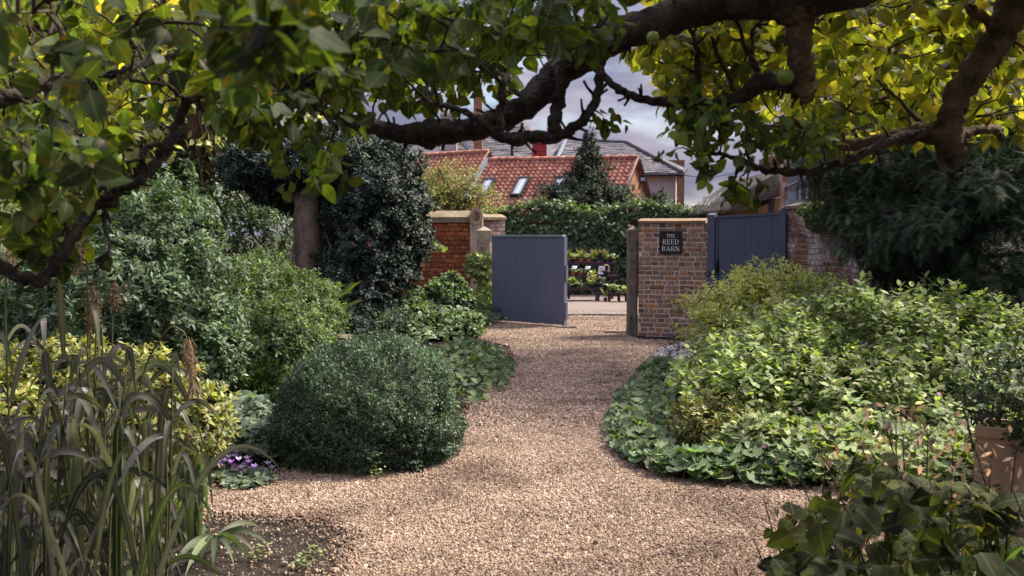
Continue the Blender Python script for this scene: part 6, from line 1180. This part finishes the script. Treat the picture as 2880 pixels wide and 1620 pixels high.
c_ = [np.array([2.8, 3.4, 0]), np.array([2.75, 3.4, .9]), np.array([2.55, 3.35, 1.8]), np.array([2.2, 3.2, 2.5])]; p_, rr = smooth_path(c_, [.2, .17, .14, .1], 5); tk = MB(); tk.tube(p_, rr, 14, .06); tk.build('trunk', M_bark, aR, True)
for l in (RB[0], RB[10]): q = MB(); b_ = l[0]; a = p_[-1]; pp_, rr = smooth_path([a, (a + b_) / 2, b_], [.1, .07, .055], 4); q.tube(pp_, rr, 10); q.build('branch', M_bark, aR, True)
grow(aR, RB, [([(900, -40), (1400, -40), (1540, 20), (1360, 100), (1300, 180), (1180, 200), (1050, 270), (920, 270), (880, 100)], 3.25, 3.9, 130), ([(880, -20), (1250, -20), (1150, 150), (900, 200)], 2.5, 3.1, 40), ([(1180, -40), (1480, -40), (1480, 60), (1280, 90)], 2.5, 2.9, 22), ([(1380, 60), (1560, 20), (1500, 110), (1390, 170)], 2.8, 3.0, 8)], LM['appleL'], .062, AT, 300, M_twig)
aRb = thing('apple_tree', 'yellowing apple tree behind the thick bough at upper right', 'tree', (3.3, 5.2, 0), 'old apple trees over the path')
q = MB(); c_ = [np.array([3.3, 5.2, 0]), np.array([3.25, 5.2, 1.2]), np.array([3.0, 5.1, 2.1]), np.array([2.2, 4.9, 2.75])]; p_, rr = smooth_path(c_, [.15, .13, .1, .06], 5); q.tube(p_, rr, 12, .05); q.build('trunk', M_bark, aRb, True)
RB2 = [limb(aRb, [(2560, -60, 4.7, 16), (2400, 20, 4.5, 14), (2250, 60, 4.4, 12), (2100, 90, 4.3, 10), (1950, 60, 4.2, 8), (1750, 60, 4.1, 6)], M_bark), limb(aRb, [(2560, -40, 4.8, 14), (2450, 110, 4.6, 10), (2300, 220, 4.4, 8), (2150, 260, 4.2, 6)], M_bark), limb(aRb, [(1950, 60, 4.2, 6), (1850, 160, 3.9, 5), (1800, 300, 3.6, 4), (1760, 380, 3.4, 3)], M_bark)]
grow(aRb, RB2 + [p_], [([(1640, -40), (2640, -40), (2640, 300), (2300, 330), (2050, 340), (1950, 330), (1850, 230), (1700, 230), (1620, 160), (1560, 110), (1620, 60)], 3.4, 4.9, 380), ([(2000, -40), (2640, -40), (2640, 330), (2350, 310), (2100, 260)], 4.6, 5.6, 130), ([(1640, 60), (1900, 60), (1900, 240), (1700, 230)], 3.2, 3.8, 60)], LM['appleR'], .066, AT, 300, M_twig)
aLb = thing('apple_tree', 'apple tree with backlight painted into its leaves, behind the dark left boughs', 'tree', (-3.6, 5.4, 0), 'old apple trees over the path')
q = MB(); c_ = [np.array([-3.6, 5.4, 0]), np.array([-3.5, 5.3, 1.2]), np.array([-3.2, 5.1, 2.1]), np.array([-2.2, 4.9, 2.75])]; p_, rr = smooth_path(c_, [.15, .13, .1, .06], 5); q.tube(p_, rr, 12, .05); q.build('trunk', M_bark, aLb, True)
LB2 = [limb(aLb, [(-60, 40, 4.9, 16), (100, 60, 4.7, 13), (300, 120, 4.5, 10), (480, 90, 4.4, 7), (640, 40, 4.3, 5)], M_bark), limb(aLb, [(-60, 120, 4.9, 12), (80, 240, 4.7, 9), (240, 330, 4.5, 7), (330, 380, 4.3, 4)], M_bark)]
grow(aLb, LB2 + [p_], [([(-40, -40), (700, -40), (640, 160), (480, 230), (330, 330), (-40, 380)], 3.9, 5.4, 230), ([(640, -40), (950, -40), (900, 160), (640, 200)], 3.8, 4.8, 50)], LM['appleR'], .075, AT, 300, M_twig)  # lighter, yellower leaf colour stands in for backlight here
# dark hanging sprays in front of the sky (belonging to the near right tree)
spn = MB(); hang = thing('apple_spray', 'dark hanging apple spray below the right bough, against the sky', 'branch', P(1850 * S_, 420 * S_, 3.05))
HP = [([(1640, 270), (1800, 270), (1900, 300), (2040, 330), (2040, 380), (1900, 380), (1850, 330), (1790, 430), (1750, 450), (1690, 360)], 2.9, 3.3, 46), ([(1480, 290), (1530, 262), (1545, 310), (1500, 325)], 3.05, 3.15, 3), ([(1840, 430), (1890, 430), (1890, 480), (1850, 490)], 3.0, 3.1, 6), ([(1960, 290), (2130, 290), (2130, 350), (1990, 370)], 2.9, 3.2, 14)]
grow(hang, [RB[2], RB[12], RB[13], RB[4]], HP, LM['appleL'], .046, [leaf_T(1, .8, 6, .22, .28, .82, petiole=.22), leaf_T(1, .72, 6, .3, .35, .82, wav=.022, petiole=.25)], 0, M_twig, k=6, nsing=200)
for tr_, xa, xb_, lm in ((aL, -3.6, .2, 'appleL'), (aR, .2, 3.8, 'appleR')):  # canopy added out of view to shade the near leaves
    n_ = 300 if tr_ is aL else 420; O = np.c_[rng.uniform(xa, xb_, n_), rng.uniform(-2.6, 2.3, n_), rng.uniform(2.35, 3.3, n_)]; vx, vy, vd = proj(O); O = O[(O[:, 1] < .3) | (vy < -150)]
    pos, R, s_ = shoots_to_leaves(O, nrm(rng.normal(0, 1, O.shape)), 8, np.repeat(rng.uniform(.05, .14, len(O)), 8), .10, 1., .6, .4, .3, start=-.1); leaves(tr_, pos, R, s_, AT, LM[lm], 0, mass='added_shade_foliage')
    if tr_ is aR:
        O = np.c_[rng.uniform(.3, 2.1, 500), rng.uniform(2.2, 4.0, 500), rng.uniform(2.35, 3.3, 500)]; vx, vy, vd = proj(O); O = O[vy < -130]  # second unseen batch, added to block sun from the hanging spray
        pos, R, s_ = shoots_to_leaves(O, nrm(rng.normal(0, 1, O.shape)), 8, np.repeat(rng.uniform(.05, .14, len(O)), 8), .09, 1., .6, .4, .3, start=-.1); leaves(tr_, pos, R, s_, AT, LM[lm], 0, mass='added_shade_foliage')
    tw = MB(); hub = np.array([(-2.0 if tr_ is aL else 2.3), 2.4, 2.6])  # twigs carrying the added shade canopy
    for o in O[::3]: p_, rr = smooth_path([hub, (hub + o) / 2 + rng.normal(0, .1, 3), o], [.02, .01, .003], 3); tw.tube(p_, rr, 4, cap=False)
    tw.build('added_shade_twigs', M_twig, tr_, True, 'stuff')
# apples
for px, py, Y, r, lab in ((1836, 106, 3.0, .020, 'green apple beside the thick bough at top centre'), (2209, 216, 2.95, .025, 'green apple against the stubby vertical bough'), (1976, 456, 3.0, .022, 'green apple low in the dark spray against the sky'), (2341, 186, 3.2, .020, 'yellow green apple among the bright leaves at upper right'), (1904, 205, 3.1, .014, 'smallest green apple, left of the vertical twig against the sky')):
    c0 = P(px, py, Y); t = thing('apple', lab, 'apple', c0, 'apples hanging in the trees'); q = MB(); V = []; m = 9; sd_ = 14
    for i in range(m):
        a = math.pi * (i + .02) / (m - 1 + .04); rr_ = r * (math.sin(a) ** .8) * (1.03 - .08 * i / m); zz = r * (.92 * math.cos(a) - (.18 if i in (0, m - 1) else 0) * math.copysign(1, math.cos(a))); V.append(np.c_[c0[0] + rr_ * np.cos(np.arange(sd_) * 6.283 / sd_), c0[1] + rr_ * np.sin(np.arange(sd_) * 6.283 / sd_), np.full(sd_, c0[2] + zz)])
    q.add(np.vstack(V), [(i * sd_ + j, (i + 1) * sd_ + j, (i + 1) * sd_ + (j + 1) % sd_, i * sd_ + (j + 1) % sd_) for i in range(m - 1) for j in range(sd_)]); q.build('flesh', M_fruit, t, True)
    q = MB(); q.tube([c0 + [0, 0, r * .7], c0 + [.004, 0, r * 1.7]], .0014, 4); q.build('stalk', M_twig, t)
# ivy tuft on the old wall
it = thing('wall_ivy', 'small green ivy tuft hanging over the old brick wall', 'ivy', P(2290, 600, 13.9)); n_ = 900
pp = np.array([P(x, y, 13.85) for x, y in poly_pts([(2235, 600), (2262, 570), (2300, 560), (2325, 580), (2328, 640), (2300, 655), (2275, 640), (2262, 610)], n_)]) + np.c_[np.zeros(n_), rng.uniform(-.12, .12, n_), np.zeros(n_)]
s_ = rng.uniform(.022, .04, n_); leaves(it, pp, basis(rng.normal(0, .6, (n_, 3)) + [0, -.2, -.5], rng.normal(0, .4, (n_, 3)) + [0, -1, .5]) * s_[:, None, None], s_, [IV], LM['mid'], 0)
